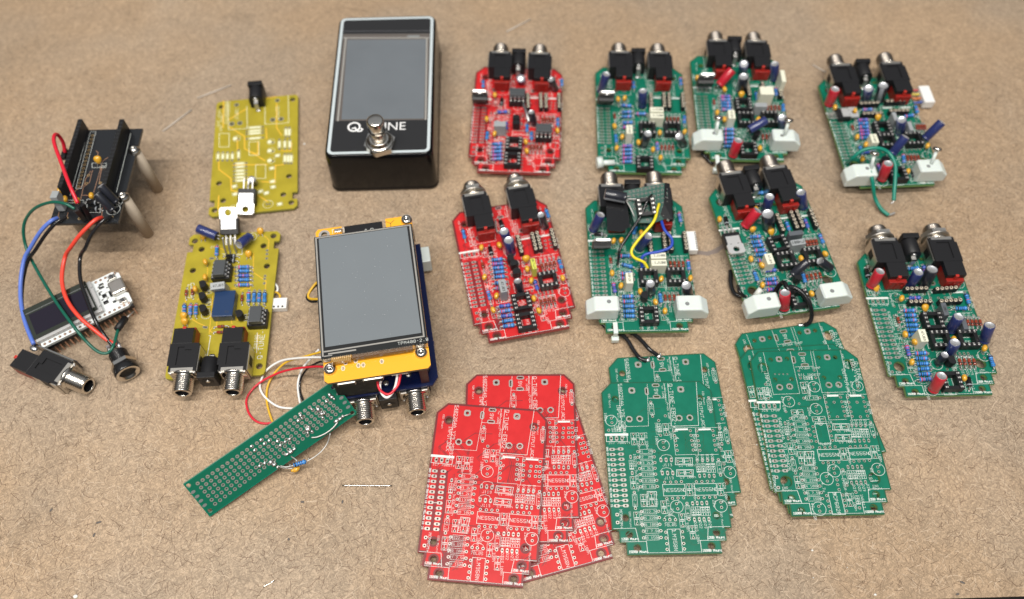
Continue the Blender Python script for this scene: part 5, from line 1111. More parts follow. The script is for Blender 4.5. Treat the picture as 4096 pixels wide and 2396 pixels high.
mb = MB(); mb.tube([(*K_.L((a, b), h), h) for a, b, h in ((638, 515, 3), (620, 420, 8), (570, 345, 14), (535, 350, 17), (535, 430, 18), (610, 640, 18), (690, 850, 17), (765, 1015, 13))], 1.0, RW, 10, 8); mb.build('wire', K_.root, None, 'red insulated jumper wire arching over the header')
m = MB(); x, y = K_.L((632, 525), 2); m.box(x - 1.3, x + 1.3, y - 3.5, y + 3, .2, 2.8, BPL, bev=.15); m.build('jumper_plug', K_.root)
zK = 35
lw(cK, [(735, 1070, zK + 12), (640, 1020, zK + 14), (500, 1005, zK + 12), (350, 1060, zK + 6), (260, 1160, zK - 2), (230, 1280, zK - 8), (cO, 235, 80, 20), (cO, 300, 230, 17), (cO, 480, 540, 18), (cO, 680, 820, 17), (cO, 800, 960, 12), (cO, 900, 1040, 10), (cO, 980, 1045, 9), (cO, 1030, 980, 10), (cO, 1070, 840, 8)], .85, DGW, label='thin dark green wire looping from the black board across the display module')
lw(cO, [(1062, 835, 8), (1140, 730, 6)], 1.9, BPL, 'heat_shrink', 'short black heat-shrink sleeve on the end of the green wire', 'sleeve'); lw(cO, [(1140, 735, 6), (1220, 665, 4)], .35, WIREM, 'bare_lead', 'bare metal lead poking from the black sleeve by the display module', 'lead')
lw(cK, [(565, 1160, zK), (500, 1190, zK + 2), (400, 1290, zK - 2), (300, 1450, zK - 10), (cO, 220, 200, 20), (cO, 188, 400, 15), (cO, 192, 600, 13), (cO, 235, 790, 13), (cO, 305, 965, 14)], 1.08, BW, label='blue insulated wire from the black board down to the loose jack')
lw(cK, [(655, 1155, zK), (560, 1200, zK + 1), (450, 1320, zK - 3), (350, 1470, zK - 10), (cO, 250, 220, 19), (cO, 205, 420, 12), (cO, 200, 620, 10), (cO, 240, 800, 10), (cO, 312, 985, 12)], 1.0, BPG, label='black insulated wire running beside the blue wire to the loose jack')
lw(cK, [(1000, 1155, zK), (930, 1185, zK + 3), (800, 1310, zK), (700, 1440, zK - 6), (cO, 590, 180, 22), (cO, 562, 380, 19), (cO, 605, 560, 18), (cO, 720, 720, 17), (cO, 860, 840, 14), (cO, 960, 920, 11), (cO, 1050, 975, 9)], 1.1, OW, label='coral red wire from the black board to the round power socket')
lw(cK, [(1095, 1150, zK), (1010, 1190, zK + 2), (900, 1320, zK - 2), (840, 1450, zK - 7), (cO, 728, 180, 21), (cO, 728, 370, 19), (cO, 780, 540, 18), (cO, 860, 740, 17), (cO, 940, 880, 12), (cO, 1040, 1000, 9)], 1.05, BPG, label='black wire from the black board to the round power socket')
# loose jack
xj, yj = cO(590, 1235, 11); x2, y2 = cO(110, 1030, 11); aj = math.atan2(yj - y2, xj - x2)
o = bpy.data.objects.new('loose_jack', JM[0]); col.objects.link(o); o.location = (xj * S, yj * S, -.0004); o.rotation_euler = (0, 0, aj - math.pi / 2); o.scale = (1.0, 1.17, 1.12)
for me, n in ((JM[1], 'contact_carrier'), (JM[2], 'threaded_barrel')): inst(me, n, o, Matrix())
tag(o, 'loose black audio jack with threaded metal barrel, wired in blue and black', 'audio jack')
m = MB(); m.box(7.6, 8.2, -24, 1, 3.5, 10.5, BPG); m.box(7.2, 7.9, -19, 0, 5.5, 11.3, NICK); m.ell((5.5, -20.5, 10.6), 1.6, 2.2, .9, SOLD, 10, 5); m.build('terminal_plate', o, Matrix.Diagonal((-1, 1, 1, 1)))
# loose power socket
p0 = Vector((*cO(1070, 1055, 7), 7)); p1 = Vector((*cO(1185, 1275, 7), 7)); q = (p1 - p0).normalized(); Mx = Matrix.Translation(p0) @ q.to_track_quat('Z', 'Y').to_matrix().to_4x4()
m = MB(); prof = [(3.6, -1), (4.4, -.5)]; z = 0
while z < 7: prof += [(4.7, z), (4.7, z + .35), (4.2, z + .5), (4.2, z + .7)]; z += .9
prof += [(5.9, 9.2), (6.3, 9.6), (6.3, 13.6), (6.0, 14.1), (4.6, 14.2), (4.4, 12.6), (.01, 12.6)]
ms = [BPG] * (len(prof) - 1); ms[-3] = NICK; ms[-2] = NICK; ms[-1] = BPD
m.lathe(prof, BPG, 28, Mx, ms=ms); o = m.build('power_socket'); tag(o, 'round black panel power socket with metal nut, lying loose near the display module', 'power socket')
m = MB(); m.prism([(6.6 * math.cos(math.pi * k / 3), 6.6 * math.sin(math.pi * k / 3)) for k in range(6)], 6.9, 9.0, NICK, Mx); m.build('hex_nut', o)
m = MB()
for sx in (-2.6, 2.2): m.box(sx - .9, sx + .9, -.2, .3, -8, 0, SOLD, Mx, bev=.1); m.ell((sx, 0, -5), 1.4, 1.0, 1.9, SOLD, 10, 6, Mx)
m.build('terminals', o)
# ------------------------------------------------------------------ display module on pins
bl = cO(385, 1000, 11.5); br = cO(1210, 596, 11.5); aO = math.atan2(br[1] - bl[1], br[0] - bl[0]); Lo = math.hypot(br[0] - bl[0], br[1] - bl[1])
root = tag(empty('display_module', bl[0], bl[1], 11.5, aO), 'small white microcontroller board with dark oblong display, standing on pin headers', 'display module')
WMASK = mat('white_mask', (.74, .78, .78), .3, coat=.3); DGL = mat('dark_display', (.012, .009, .018), .12, coat=.1); CLR = mat('clear_frame', (.42, .42, .42), .12, coat=.5); 
def oL(p, z=11.5): x, y = cO(*p, z); x -= bl[0]; y -= bl[1]; c, n = math.cos(aO), math.sin(aO); return (c * x + n * y, -n * x + c * y)
d = Design([(0, 0), (Lo - 3, 0), (Lo, 2), (Lo, 8), (Lo - 2, 9.5), (Lo - 2, 17), (Lo, 18.5), (Lo, 23), (Lo - 3, 25.4), (0, 25.4)], lambda x, y: (x, y), WMASK, WMASK, WMASK, mat('grey_edge', (.5, .52, .5), .5), silk=GREY, padm=NICKS)
for k in range(18): d.pad((1.7 + k * (Lo - 3.6) / 17, 1.5), .85, .5); d.pad((1.7 + k * (Lo - 3.6) / 17, 23.8), .85, .5)
me = d.finish('module_board'); inst(me, 'module_board', root, Matrix())
m = MB()
for k in range(18):
    for yy in (1.5, 23.8):
        x = 1.7 + k * (Lo - 3.6) / 17; m.box(x - .32, x + .32, yy - .32, yy + .32, -11.45, .6, mat('pin_copper', (.66, .42, .32), .3, metal=.9)); 
m.build('pins', root)
for yy in (1.5, 23.8): m = MB(); m.box(.3, Lo - .5, yy - 1.25, yy + 1.25, -4.2, -TH - .05, BPL, bev=.1); m.build('pin_header', root)
m = MB(); m.box(-1.0, 34.5, 2.8, 24.5, .1, 2.6, CLR, bev=.3); m.build('clear_frame', root)
m = MB(); m.box(-1.2, 32.5, 4.4, 24.8, 2.65, 3.9, mat('display_glass', (.025, .03, .022), .08, coat=.3), bev=.05); o = m.build('display_glass', root)
m = MB(); m.box(.6, 29.5, 6.2, 20.2, 3.92, 3.95, DGL); m.box(-.6, 32, 21.2, 21.5, 3.92, 3.96, GLAM); m.box(30.2, 31.6, 6, 20, 3.92, 3.95, CLR); m.build('display_area', o)
m = MB(); m.box(Lo - 7.5, Lo + .6, 8.7, 17.6, .05, 3.2, NICKS, bev=.9); m.box(Lo + .55, Lo + .62, 9.6, 16.7, 1, 2.4, BPD); m.build('usb_port', root)
for yy in (3.9, 21.3): m = MB(); m.box(Lo - 6.0, Lo - 2.2, yy - 1.6, yy + 1.6, .05, 1.6, NICKS, bev=.2); m.lathe([(.9, 1.6), (.9, 2.2), (.01, 2.2)], GREY, 12, T(Lo - 4.1, yy)); m.build('push_button', root)
m = MB(); rn = random.Random(9)
for (x, y, a, b) in ((37, 8.3, 2.6, 1.8), (37.6, 12.6, 2.2, 2.2), (40.8, 12, 1.2, 4), (38, 18.5, 2.8, 1), (38.5, 20.6, 2.4, .9), (41, 6.2, 1.6, 1), (35.8, 15, .8, 1.5)):
    m.box(x - a / 2, x + a / 2, y - b / 2, y + b / 2, .05, .8, BPG, bev=.06)
for i in range(22): x, y = rn.uniform(35.5, 43), rn.uniform(4, 22); m.box(x - .5, x + .5, y - .28, y + .28, .05, .4, rn.choice([TIN, GREY, WIREM]))
m.build('surface_parts', root)
m = MB(); rn = random.Random(2)
for i in range(14): x = rn.choice([rn.uniform(31.5, 34), rn.uniform(-.8, .3)]); y = rn.uniform(4, 24); m.ell((x, y, 2.6), rn.uniform(.4, 1), rn.uniform(.4, 1.2), .25, GLAM, 8, 4)
m.build('glue_spots', root)
# ------------------------------------------------------------------ black pedal
pP = Pose(cP, {(-30.5, 57.3): (265, 103), (30.5, 57.3): (943, 98), (30.2, -57): (916, 1086), (-30.2, -57): (178, 1090)}, 31)
def rrect(w_, h_, r, n=6):
    out = []
    for cx, cy, a0 in ((w_ / 2 - r, h_ / 2 - r, 0), (-w_ / 2 + r, h_ / 2 - r, 90), (-w_ / 2 + r, -h_ / 2 + r, 180), (w_ / 2 - r, -h_ / 2 + r, 270)):
        for k in range(n + 1): a = math.radians(a0 + 90 * k / n); out.append((cx + r * math.cos(a), cy + r * math.sin(a)))
    return out
ENC = mat('black_enamel', (.004, .004, .0045), .16, spec=.3)
root = tag(empty('effects_pedal', pP.x, pP.y, 0, pP.th), 'glossy black effects pedal with a grey screen, white border line and chrome footswitch', 'effects pedal')
m = MB(); lay = [(61.5, 114.5, 4.0, .0), (63.6, 116.8, 5.0, .9), (63.8, 117.0, 5, 2.6), (63.2, 116.4, 5, 3.0), (63.4, 116.6, 5, 3.5), (61.8, 115.2, 5, 28.2), (61.4, 114.8, 5, 29.6), (60.4, 113.8, 4.6, 30.6), (59.0, 112.4, 4.0, 31.0)]
vs = []; n = 28
for a, b, r, z in lay: vs += [(x, y, z) for x, y in rrect(a, b, r)]
fs = [(j * n + i, j * n + (i + 1) % n, (j + 1) * n + (i + 1) % n, (j + 1) * n + i) for j in range(len(lay) - 1) for i in range(n)]
m.add(vs, fs, ENC, True); m.add(vs[-n:], [tuple(range(n))], ENC); m.add(vs[:n], [tuple(range(n))[::-1]], ENC); m.build('enclosure', root)
FACE = mat('face_plate', (.018, .018, .019), .3, coat=.1)
m = MB(); PLW = mat('border_white', (.50, .56, .58), .4); m.ring(rrect(58.4, 111.6, 3.2), rrect(55.0, 108.2, 2.0), 31.12, PLW); m.flat(rrect(55.1, 108.3, 2.0), 31.10, FACE)
m.ring(rrect(58.4, 111.6, 3.2), rrect(58.41, 111.61, 3.2), 31.12, PLW); m.build('face_plate', root)
def pL(x, y, h=0.2): a = pP.L(x, y, h); return a
tl, tr, br_, bl_ = pL(300, 236), pL(900, 232), pL(882, 830), pL(245, 838)
SCRG = mat('screen_grey', (.13, .145, .16), .10, coat=.5, vary=.06, bscale=30); BEZ = mat('screen_bezel', (.11, .095, .085), .15, coat=.5); SIL = mat('screen_line', (.30, .29, .27), .3)
m = MB(); m.flat([tl, tr, br_, bl_], 31.14, BEZ); cx = (tl[0] + tr[0]) / 2
g = [pL(328, 275), pL(875, 272), pL(860, 822), pL(288, 828)]; m.flat(g, 31.16, SCRG)
for a, b in ((pL(305, 262), pL(893, 262)), (pL(318, 262), pL(262, 836)), (pL(880, 262), pL(872, 828))): m.ribbon([a, b], .9, 31.17, SIL)
m.ribbon([pL(300, 216), pL(905, 212)], .4, 31.15, mat('slit_grey', (.10, .10, .11), .4)); m.flat([pL(745, 245), pL(830, 244), pL(830, 258), pL(745, 259)], 31.18, GLAM)
m.build('screen', root)
def fontmesh(st, size, name, parent, x, y, z, m_, shear=0):
    cu = bpy.data.curves.new('t', 'FONT'); cu.body = st; cu.size = size * S; cu.extrude = .00003; cu.shear = shear
    o = bpy.data.objects.new('t', cu); col.objects.link(o); me = bpy.data.meshes.new_from_object(o.evaluated_get(bpy.context.evaluated_depsgraph_get())); bpy.data.objects.remove(o)
    me.materials.clear(); me.materials.append(m_); o = bpy.data.objects.new(name, me); col.objects.link(o); o.parent = parent; o.location = (x * S, y * S, z * S); return o
TXT = mat('lettering_white', (.75, .75, .75), .5)
x, y = pL(466, 906); fontmesh('TUNE', 8.6, 'lettering', root, x, y, 31.16, TXT)
m = MB(); cx, cy = pL(375, 880); pts = [(cx + 3.3 * math.cos(a) , cy + 3.2 * math.sin(a)) for a in np.linspace(.2, .2 + 2 * math.pi, 22)]; m.ribbon(pts, 1.0, 31.17, TXT)
m.ribbon([(cx - .8, cy - 1.2), (cx + .6, cy - .6), (cx + 1.4, cy - 2.2), (cx + 2.6, cy - 3.4), (cx + 4.2, cy - 3.3), (cx + 4.9, cy - 2.0), (cx + 4.3, cy - 1.4)], .9, 31.175, TXT); m.build('lettering', root)
x, y = pL(552, 985, 3); m = MB(); m.prism([(9.2 * math.cos(math.pi * (k + .3) / 3), 9.2 * math.sin(math.pi * (k + .3) / 3)) for k in range(6)], 31.2, 34.6, NICK, T(x, y)); 
m.lathe([(7.9, 34.6), (7.2, 35.1), (6.0, 35.2), (6.1, 35.6), (5.6, 35.9), (6.0, 36.3), (5.5, 36.7), (5.9, 37.1), (5.3, 37.4), (4.6, 37.5)], NICK, 32, T(x, y)); ft = m.build('footswitch', root)
m = MB(); m.lathe([(4.4, 37.2), (4.4, 42.5), (4.2, 42.8), (4.2, 43.4), (4.7, 43.8), (4.8, 51.0), (4.5, 51.9), (3.6, 52.3), (1.2, 52.4), (.01, 52.4)], NICK, 32, T(x, y)); m.build('push_cap', ft)
# ------------------------------------------------------------------ screen unit on blue board
zB, zY, zS = 17, 37, 42.5
pT = Pose(cT, {(-25.3, 35.4): (172, 245), (25.3, 35.4): (775, 140), (25.3, -35.4): (870, 880), (-25.3, -35.4): (195, 985)}, zS)
root = tag(empty('screen_unit', pT.x, pT.y, 0, pT.th), 'touch screen on an amber board stacked over a dark blue board', 'screen unit')
def tL(p, h): x, y = cT(*p, h); x -= pT.x; y -= pT.y; c, n = math.cos(pT.th), math.sin(pT.th); return (c * x + n * y, -n * x + c * y)
m = MB(); m.box(-25.3, 25.3, -35.4, 35.4, zS - 4, zS - .8, NICKS); m.box(-25.3, 25.3, -35.4, 35.4, zS - .8, zS, mat('black_glass', (.015, .015, .014), .08, coat=.6)); scr = m.build('touch_screen', root)
m = MB(); LG = mat('lcd_grey', (.165, .185, .20), .13, coat=.4, vary=.03, bscale=25)
m.flat([(-23.0, -29.5), (23.0, -29.5), (22.6, 34.0), (-23.0, 34.0)], zS + .02, LG)
for (a, b) in (((-24.4, 34.7), (24.2, 34.7)), ((-24.4, 34.7), (-24.4, -34)), ((24.2, 34.7), (24.0, -31.6)), ((24.0, -31.6), (-23.6, -31.9))): m.ribbon([a, b], .75, zS + .03, SIL)
m.ribbon([(-21.5, -33.4), (-9, -33.4)], .8, zS + .03, SIL); m.flat([(-24, -34.6), (-20, -34.6), (-20, -34.1), (-24, -34.1)], zS + .03, SIL)
text(m, 'TPM408-2.8', 11.3, -34.2, 1.45, 0, zS + .035, SILK, adv=6.2); m.build('display_area', scr)
m = MB(); rn = random.Random(5)
for i in range(80):
    x, y = rn.gauss(0, 14), rn.gauss(-4, 18); 
    if abs(x) > 22 or y < -29 or y > 33: continue
    r = rn.choice([.05, .07, .09, .14]); m.lathe([(r, .0), (r * .5, .05)], WPL, 5, T(x, y, zS + .03))
tag(m.build('dust', scr), kind='stuff')
d = Design([(-25.3, -44.5), (-23.8, -46), (23.8, -46), (25.3, -44.5), (25.3, 43.5), (23.8, 45), (11.5, 45), (11.5, 37), (-11.6, 37), (-11.6, 44), (-23.8, 44), (-25.3, 42.5)], lambda x, y: (x, y), ORANGE, ORANGE, INK, mat('amber_edge', (.14, .12, .07), .6))
qL = lambda p: tL(p, zY)
for (px, py) in ((262, 1045), (828, 942), (738, 118), (228, 215)): x, y = qL((px, py)); d.hole((x, y), 1.6); d.mb.ring(circ(x, y, 2.9, 24), circ(x, y, 1.6, 24), .04, WIREM)
for p in ((360, 1010), (424, 998), (465, 975), (345, 1045), (440, 1027), (470, 1024), (580, 955), (585, 1002)): x, y = qL(p); d.mb.ribbon([(x + .9 * math.cos(a), y + 1.25 * math.sin(a)) for a in np.linspace(0, 6.29, 7)], .25, .05, SILK); d.mb.flat([(x - .45, y - .7), (x + .45, y - .7), (x + .45, y + .7), (x - .45, y + .7)], .05, TIN)
x, y = qL((640, 150)); d.mb.ribbon([(x, y - 2.5), (x, y + .5), (x - 2.2, y + 2), (x - 3, y + 1.6)], .25, .05, INK); d.mb.ribbon([(x, y + .5), (x + 2, y + 2.2)], .25, .05, INK)
x, y = qL((315, 195)); d.mb.ribbon([(x - 3, y - 1), (x - 3, y + 1.7), (x + 3, y + 1.7), (x + 3, y - 1)], .25, .05, SILK)
me = d.finish('amber_board'); inst(me, 'amber_board', root, T(0, 0, zY))
m = MB(); m.box(-1.9 + x, 1.9 + x, y - 1.3, y + .9, zY + .05, zY + 1.6, NICKS, bev=.3); m.build('push_button', root)
m = MB(); m.box(-10.5, 9.5, 27, 45, zY - 3.5, zY - 1.7, BPL); m.build('radio_module', root); 
xr, yr = tL((500, 182), zY - 1.7); m = MB(); text(m, 'AO', xr - 2, yr - 2.2, 2.4, 0, zY - 1.66, SILK, adv=8); m.build('lettering', root)
for (px, py) in ((262, 1045), (828, 942), (738, 118)):
    x, y = tL((px, py), zY + 1.5); m = MB(); prof = [(2.9, 0), (3.0, .5), (2.7, 1.5), (1.9, 2.1), (1.2, 2.2), (.9, 1.4), (.01, 1.4)]; m.lathe(prof, NICK, 20, T(x, y, zY)); 
    for k in range(6): m.box(.5, 1.7, -.18, .18, 2.0, 2.26, GREY, T(x, y, zY, k * math.pi / 3))
    m.build('screw', root); m = MB(); m.cyl((x, y, zB + .1), (x, y, zY - TH - .05), 2.6, GREY, 6); m.build('standoff', root)
# flex cable
m = MB(); m.box(-21, -11.5, -37.6, -35.3, zS - 3.5, zS - 1.2, mat('flex_amber', (.30, .16, .03), .2, coat=.5)); m.box(-11, 18, -36.8, -35.3, zS - 3.8, zS - 2, mat('flex_brown', (.10, .05, .02), .2))
for k in range(10): m.ribbon([(-20.5 + k, -35.3), (-19.2 + k * .8, -37.5)], .3, zS - 1.17, GOLD)
m.build('flex_cable', root)
BD = [(-26.6, 40), (26.6, 40), (26.6, -41.5), (23.4, -45.6), (-23.4, -45.6), (-26.6, -41.5)]
d = Design(BD, lambda x, y: (x, y), BLUEM, BLUEM, BLUEM, mat('blue_edge', (.01, .02, .08), .5), padm=SOLD); inst(d.finish('blue_board'), 'blue_board', root, T(.9, 0, zB))
xl, yl = tL((462, 1215), 14); xr, yr = tL((782, 1158), 14)
for x, y in ((xl, yl), (xr, yr)):
    M = T(x, y - 2.2, zB - TH - .2) @ Matrix.Rotation(math.pi, 4, 'Y') @ Matrix.Rotation(math.pi, 4, 'Z'); o = inst(JM[0], 'audio_jack', root, M); inst(JM[2], 'threaded_barrel', o, Matrix()); inst(JM[1], 'contact_carrier', o, Matrix())
inst(DCM, 'power_jack', root, T((xl + xr) / 2 - .3, (yl + yr) / 2 - 4.0, zB - TH - .2) @ Matrix.Rotation(math.pi, 4, 'Y') @ Matrix.Rotation(math.pi, 4, 'Z'))
for p in ((455, 1130), (540, 1110), (610, 1132), (750, 1078)): x, y = tL(p, zB + 1); m = MB(); m.ell((x, y, zB), 1.7, 1.7, .9, SOLD, 10, 5); m.ell((x + .3, y, zB + .6), .7, .6, 1.2, SOLD, 8, 5); m.build('solder_blob', root)
m = MB(); m.box(-22, -2, -45.0, -42, zB + .2, zY - TH - .2, BPD); m.box(19, 23, -44, -30, zB + .2, zY - TH - .2, mat('maroon_plastic', (.06, .012, .012), .3)); m.box(-20, -11, -46.8, -43, zY - TH - 3.2, zY - TH - .1, NICKS, bev=.6); m.box(-8, 2.5, -46.8, -43, zY - TH - 3.2, zY - TH - .1, NICKS, bev=1.2); m.box(-7.4, 1.9, -46.9, -46.75, zY - TH - 2.7, zY - TH - .6, BPD); m.box(-19.5, -11.5, -46.9, -46.75, zY - TH - 2.7, zY - TH - .6, BPD); m.build('port_block', root)
x, y = tL((690, 1040), zY - 3); m = MB(); m.box(x - 4, x + 4, y - 2.5, y + 3, zY - 6, zY - TH - .1, WPL, bev=.2); m.build('connector', root)
def tw(pts, r, m_, lab=None): mb = MB(); mb.tube([(*tL((a, b), h), h) for a, b, h in pts], r, m_, 8, 8); mb.build('wire', root, None, lab)
tw([(672, 1040, 33), (680, 1100, 31), (660, 1180, 28), (620, 1225, 27), (585, 1200, 27), (575, 1140, 28), (610, 1050, 31)], .65, WPL, 'white insulated wire loop'); tw([(715, 1040, 33), (700, 1090, 31), (685, 1150, 29), (630, 1205, 28), (575, 1180, 28), (557, 1120, 29), (560, 1075, 31)], .65, RW, 'red insulated wire loop'); tw([(686, 1035, 33), (684, 1055, 31)], .6, mat('mustard_wire', (.70, .42, .03), .4))
tw([(200, 500, 20), (165, 530, 20), (130, 585, 19), (140, 612, 19), (190, 615, 22)], .7, mat('mustard_wire', (.70, .42, .03), .4)); tw([(200, 515, 19), (160, 545, 19), (120, 600, 18), (145, 630, 18), (195, 628, 21)], .7, BPG)
x, y = tL((848, 330), 14); m = MB(); m.box(x - 6, x + 3, y - 5, y + 5, 3, 13, NYL, bev=.5); m.build('nylon_block', root)
x, y = tL((905, 905), 9); m = MB(); m.cyl((x - 8, y + 1, 8), (x + .5, y, 8), 3.1, SLV['navy'], 16); m.build('electrolytic_capacitor', root)
# ------------------------------------------------------------------ perfboard strip leaning on the screen unit
q3 = [Vector((*cS(*p, h), h)) for p, h in (((105, 1030), 15.2), ((1385, 165), 24.7), ((1575, 430), 11.8), ((335, 1300), 1.6))]
O_ = q3[3]; ux = (q3[2] - q3[3]); Ls = ux.length; ux.normalize(); uy = (q3[0] - q3[3]); uy = uy - ux * uy.dot(ux); Ws = uy.length; uy.normalize(); uz = ux.cross(uy)
Mx = Matrix(((ux.x, uy.x, uz.x, O_.x), (ux.y, uy.y, uz.y, O_.y), (ux.z, uy.z, uz.z, O_.z), (0, 0, 0, 1))); Ls = (Ls + (q3[1] - q3[0]).length) / 2
def sL(p):
    """picture point -> strip plane"""
    c0 = Vector((0, 0, HC)); g0 = Vector((*cS(*p, 0), 0)) - c0; t = (O_ - c0).dot(uz) / g0.dot(uz); w_ = c0 + g0 * t - O_; return (w_.dot(ux), w_.dot(uy))
root = empty('perfboard_strip', 0, 0, 0); root.matrix_world = fixM(Mx); tag(root, 'long green perforated strip lying diagonally with solder blobs and a dangling resistor', 'perfboard')
d = Design([(0, 0), (Ls, 0), (Ls, Ws), (0, Ws)], lambda x, y: (x, y), mat('perf_mask', (.002, .11, .062), .36, spec=.3), GREEN, GREEN, mat('perf_edge', (.18, .34, .26), .6), padm=TIN)
A0, A1, B0, B1 = sL((233, 1018)), sL((1294, 296)), sL((380, 1190)), sL((1435, 408))
filled = {}
for j in range(6):
    for i in range(27):
        a = lerp(A0, A1, i / 26); b = lerp(B0, B1, i / 26); p = lerp(a, b, j / 5); d.pad(p, .92, .48)
for p in ((155, 1038), (337, 1248), (1375, 210), (1535, 425)): d.hole(sL(p), 1.1, 1.25)
OV = mat('oval_pad', (.30, .31, .30), .35, metal=.6)
for p in ((195, 1090), (228, 1128), (260, 1165), (292, 1202), (1418, 260), (1443, 298), (1471, 337), (1500, 375)): x, y = sL(p); d.mb.flat([(x + 1.15 * math.cos(a), y + .75 * math.sin(a)) for a in np.linspace(0, 6.28, 14)[:-1]], .05, OV)
inst(d.finish('strip_board'), 'strip_board', root, Matrix())
def blob(l, name='solder_blob'):
    m = MB()
    for (px, py, rx, ry, rz) in l: x, y = sL((px, py)); m.ell((x, y, .2), rx, ry, rz, SOLD, 12, 7)
    m.build(name, root)
blob([(1345, 275, 1.0, 1.4, .9), (1362, 290, 1.2, .9, 1.2), (1382, 305, .7, .7, .7)]); blob([(1250, 398, 1.1, 1.6, 1.0), (1278, 430, 1.3, 1.2, 1.5), (1298, 425, .8, 1, 1.1), (1285, 462, .8, .7, .7)])
blob([(1100, 445, 1.1, 1.2, 1.2), (1112, 468, .7, .9, .8)]); blob([(1078, 492, .9, .9, .6)]); blob([(1160, 560, 1.8, 1.2, 1.4), (1170, 540, .8, 1.1, 1.3), (1160, 590, .8, .8, .9), (1195, 578, .9, .8, 1.0)])
blob([(1195, 395, .7, 1.0, .7)]); blob([(1400, 490, 1.7, .9, 1.2), (1430, 470, 1.5, .9, 1.2), (1455, 450, .9, .8, .9)]); blob([(985, 770, 1.6, .7, .9), (1015, 748, 1.7, 1.1, 1.4), (1045, 728, 1.2, .6, .7)])
blob([(850, 840, 1.3, 1.3, 1.1), (878, 855, 1.5, .9, 1.4), (905, 880, .8, .7, .7)])
for p in ((685, 708), (712, 742), (905, 665), (930, 700), (1008, 645), (795, 688), (835, 660), (765, 655), (1318, 330), (755, 873), (797, 850), (970, 670)): blob([(*p, .85, .85, .45)])
m = MB(); m.tube([(*sL((1190, 632)), .1), (*sL((1240, 622)), .9), (*sL((1310, 590)), 1.1), (*sL((1370, 545)), 1.1), (*sL((1410, 500)), .8)], .38, WIREM, 8, 6); m.tube([(*sL((1455, 450)), .8), (*sL((1520, 428)), .6)], .3, WIREM, 8, 1); m.build('bus_wire', root)
inv = Mx.inverted()
def wl(p, h): return inv @ Vector((*cS(*p, h), h))
a, b = wl((1032, 866), 7), wl((1155, 832), 7); dv = (b - a); o = inst(resistor_mesh(9.2, 'a', RESB), 'resistor', root, Matrix.Translation((a + b) / 2 - Vector((0, 0, 1.45))) @ Matrix.Rotation(math.atan2(dv.y, dv.x), 4, 'Z'))
m = MB(); m.tube([wl((1150, 833), 7), wl((1210, 800), 7), wl((1275, 748), 7), wl((1325, 680), 8), wl((1350, 597), 11)], .33, WIREM, 8, 6); m.tube([wl((1035, 868), 7), wl((980, 880), 7.5), (*sL((930, 868)), .4)], .35, WIREM, 8, 5); m.tube([wl((1040, 893), 5), wl((960, 888), 6), (*sL((905, 868)), .4)], .33, WIREM, 8, 5); m.tube([wl((1072, 845), 8), wl((1062, 820), 9), (*sL((1020, 790)), .3)], .33, WIREM, 8, 5); m.build('lead', root)
m = MB(); c = wl((1062, 898), 4); m.ell(c, 2.1, 1.4, 1.6, AMB, 14, 8); m.ell(c + Vector((-1.5, .6, .3)), 1.1, .8, .9, AMB, 12, 6); m.build('drop_capacitor', root)
# ------------------------------------------------------------------ wires and small things on the table
cW = Crop(600, 1400, 1200, 2520)
lw(cW, [(1440, 62, 22), (1380, 62, 20), (1250, 68, 14), (1100, 92, 7), (980, 170, 3), (926, 280, 1.2), (940, 360, 1.0), (1010, 435, .8), (1100, 482, .8), (1230, 492, .8)], .58, WPL, label='white wire in a wide loop left of the screen unit'); 
lw(cW, [(1460, 143, 20), (1380, 140, 17), (1200, 160, 10), (1050, 205, 5), (900, 292, 2), (815, 400, 1), (822, 510, .8), (880, 590, .8), (960, 617, .8), (1060, 605, .8)], .58, RW, label='red wire in the outermost loop left of the screen unit')
lw(cW, [(1440, 15, 20), (1300, 55, 14), (1150, 100, 7), (1050, 190, 2.6), (990, 300, 1), (980, 420, .8), (1000, 520, .8), (1035, 620, .8)], .58, mat('mustard_wire', (.70, .42, .03), .4), label='mustard yellow wire running down behind the perforated strip')
lw(cW, [(1420, -5, 16), (1350, 70, 11), (1285, 150, 6), (1250, 240, 2), (1243, 330, 1), (1265, 460, .8), (1300, 520, .8)], .58, WPL, label='scuffed white wire between the wide loop and the screen unit')
lw(cW, [(1480, 92, 18), (1410, 105, 14), (1320, 160, 8), (1268, 240, 3), (1258, 330, 1), (1285, 420, .8), (1320, 480, .8)], .58, BPG, label='black wire curving against the left side of the screen unit')
lw(cS, [(1450, 1036, .45), (1660, 1037, .45), (1870, 1038, .45)], .42, NICK, 'metal_pin', 'straight thin metal pin lying alone right of the perforated strip', 'pin')
lw(ID, [(1052, 2348, .4), (1075, 2336, .4), (1097, 2323, .4)], .35, NICK, 'wire_offcut', 'tiny bright wire offcut near the bottom edge', 'wire offcut')
# two black leads out of the tied green board to the bare board below it
z1 = pg_back.z
lw(cD, [(150, 1175, 3), (190, 1215, 2), (235, 1248, 1.6), (300, 1265, 3), (350, 1310, 4), (395, 1385, 4), (440, 1440, 5), (490, 1462, z1 + 1)], 1.15, BPG, label='left black lead from the cable tie to the bare green board')
lw(cD, [(250, 1255, 1.3), (330, 1245, 3), (390, 1262, 4), (450, 1310, 6), (510, 1375, 7), (570, 1420, z1 + 1.5)], 1.15, BPG, label='right black lead from the cable tie to the bare green board')
for p in ((497, 1458), (580, 1430)): x, y = cD(*p, z1); m = MB(); m.ell((x, y, z1 + .3), 1.8, 1.3, .9, SOLD, 10, 6); m.ell((x + .8, y + 1, z1 + .8), .6, .8, .8, SOLD, 8, 5); tag(m.build('solder_joint'), 'shiny solder joint on the rear bare green board, %s of two' % ('left' if p[0] < 520 else 'right'), 'solder')
z2 = pv_back.z
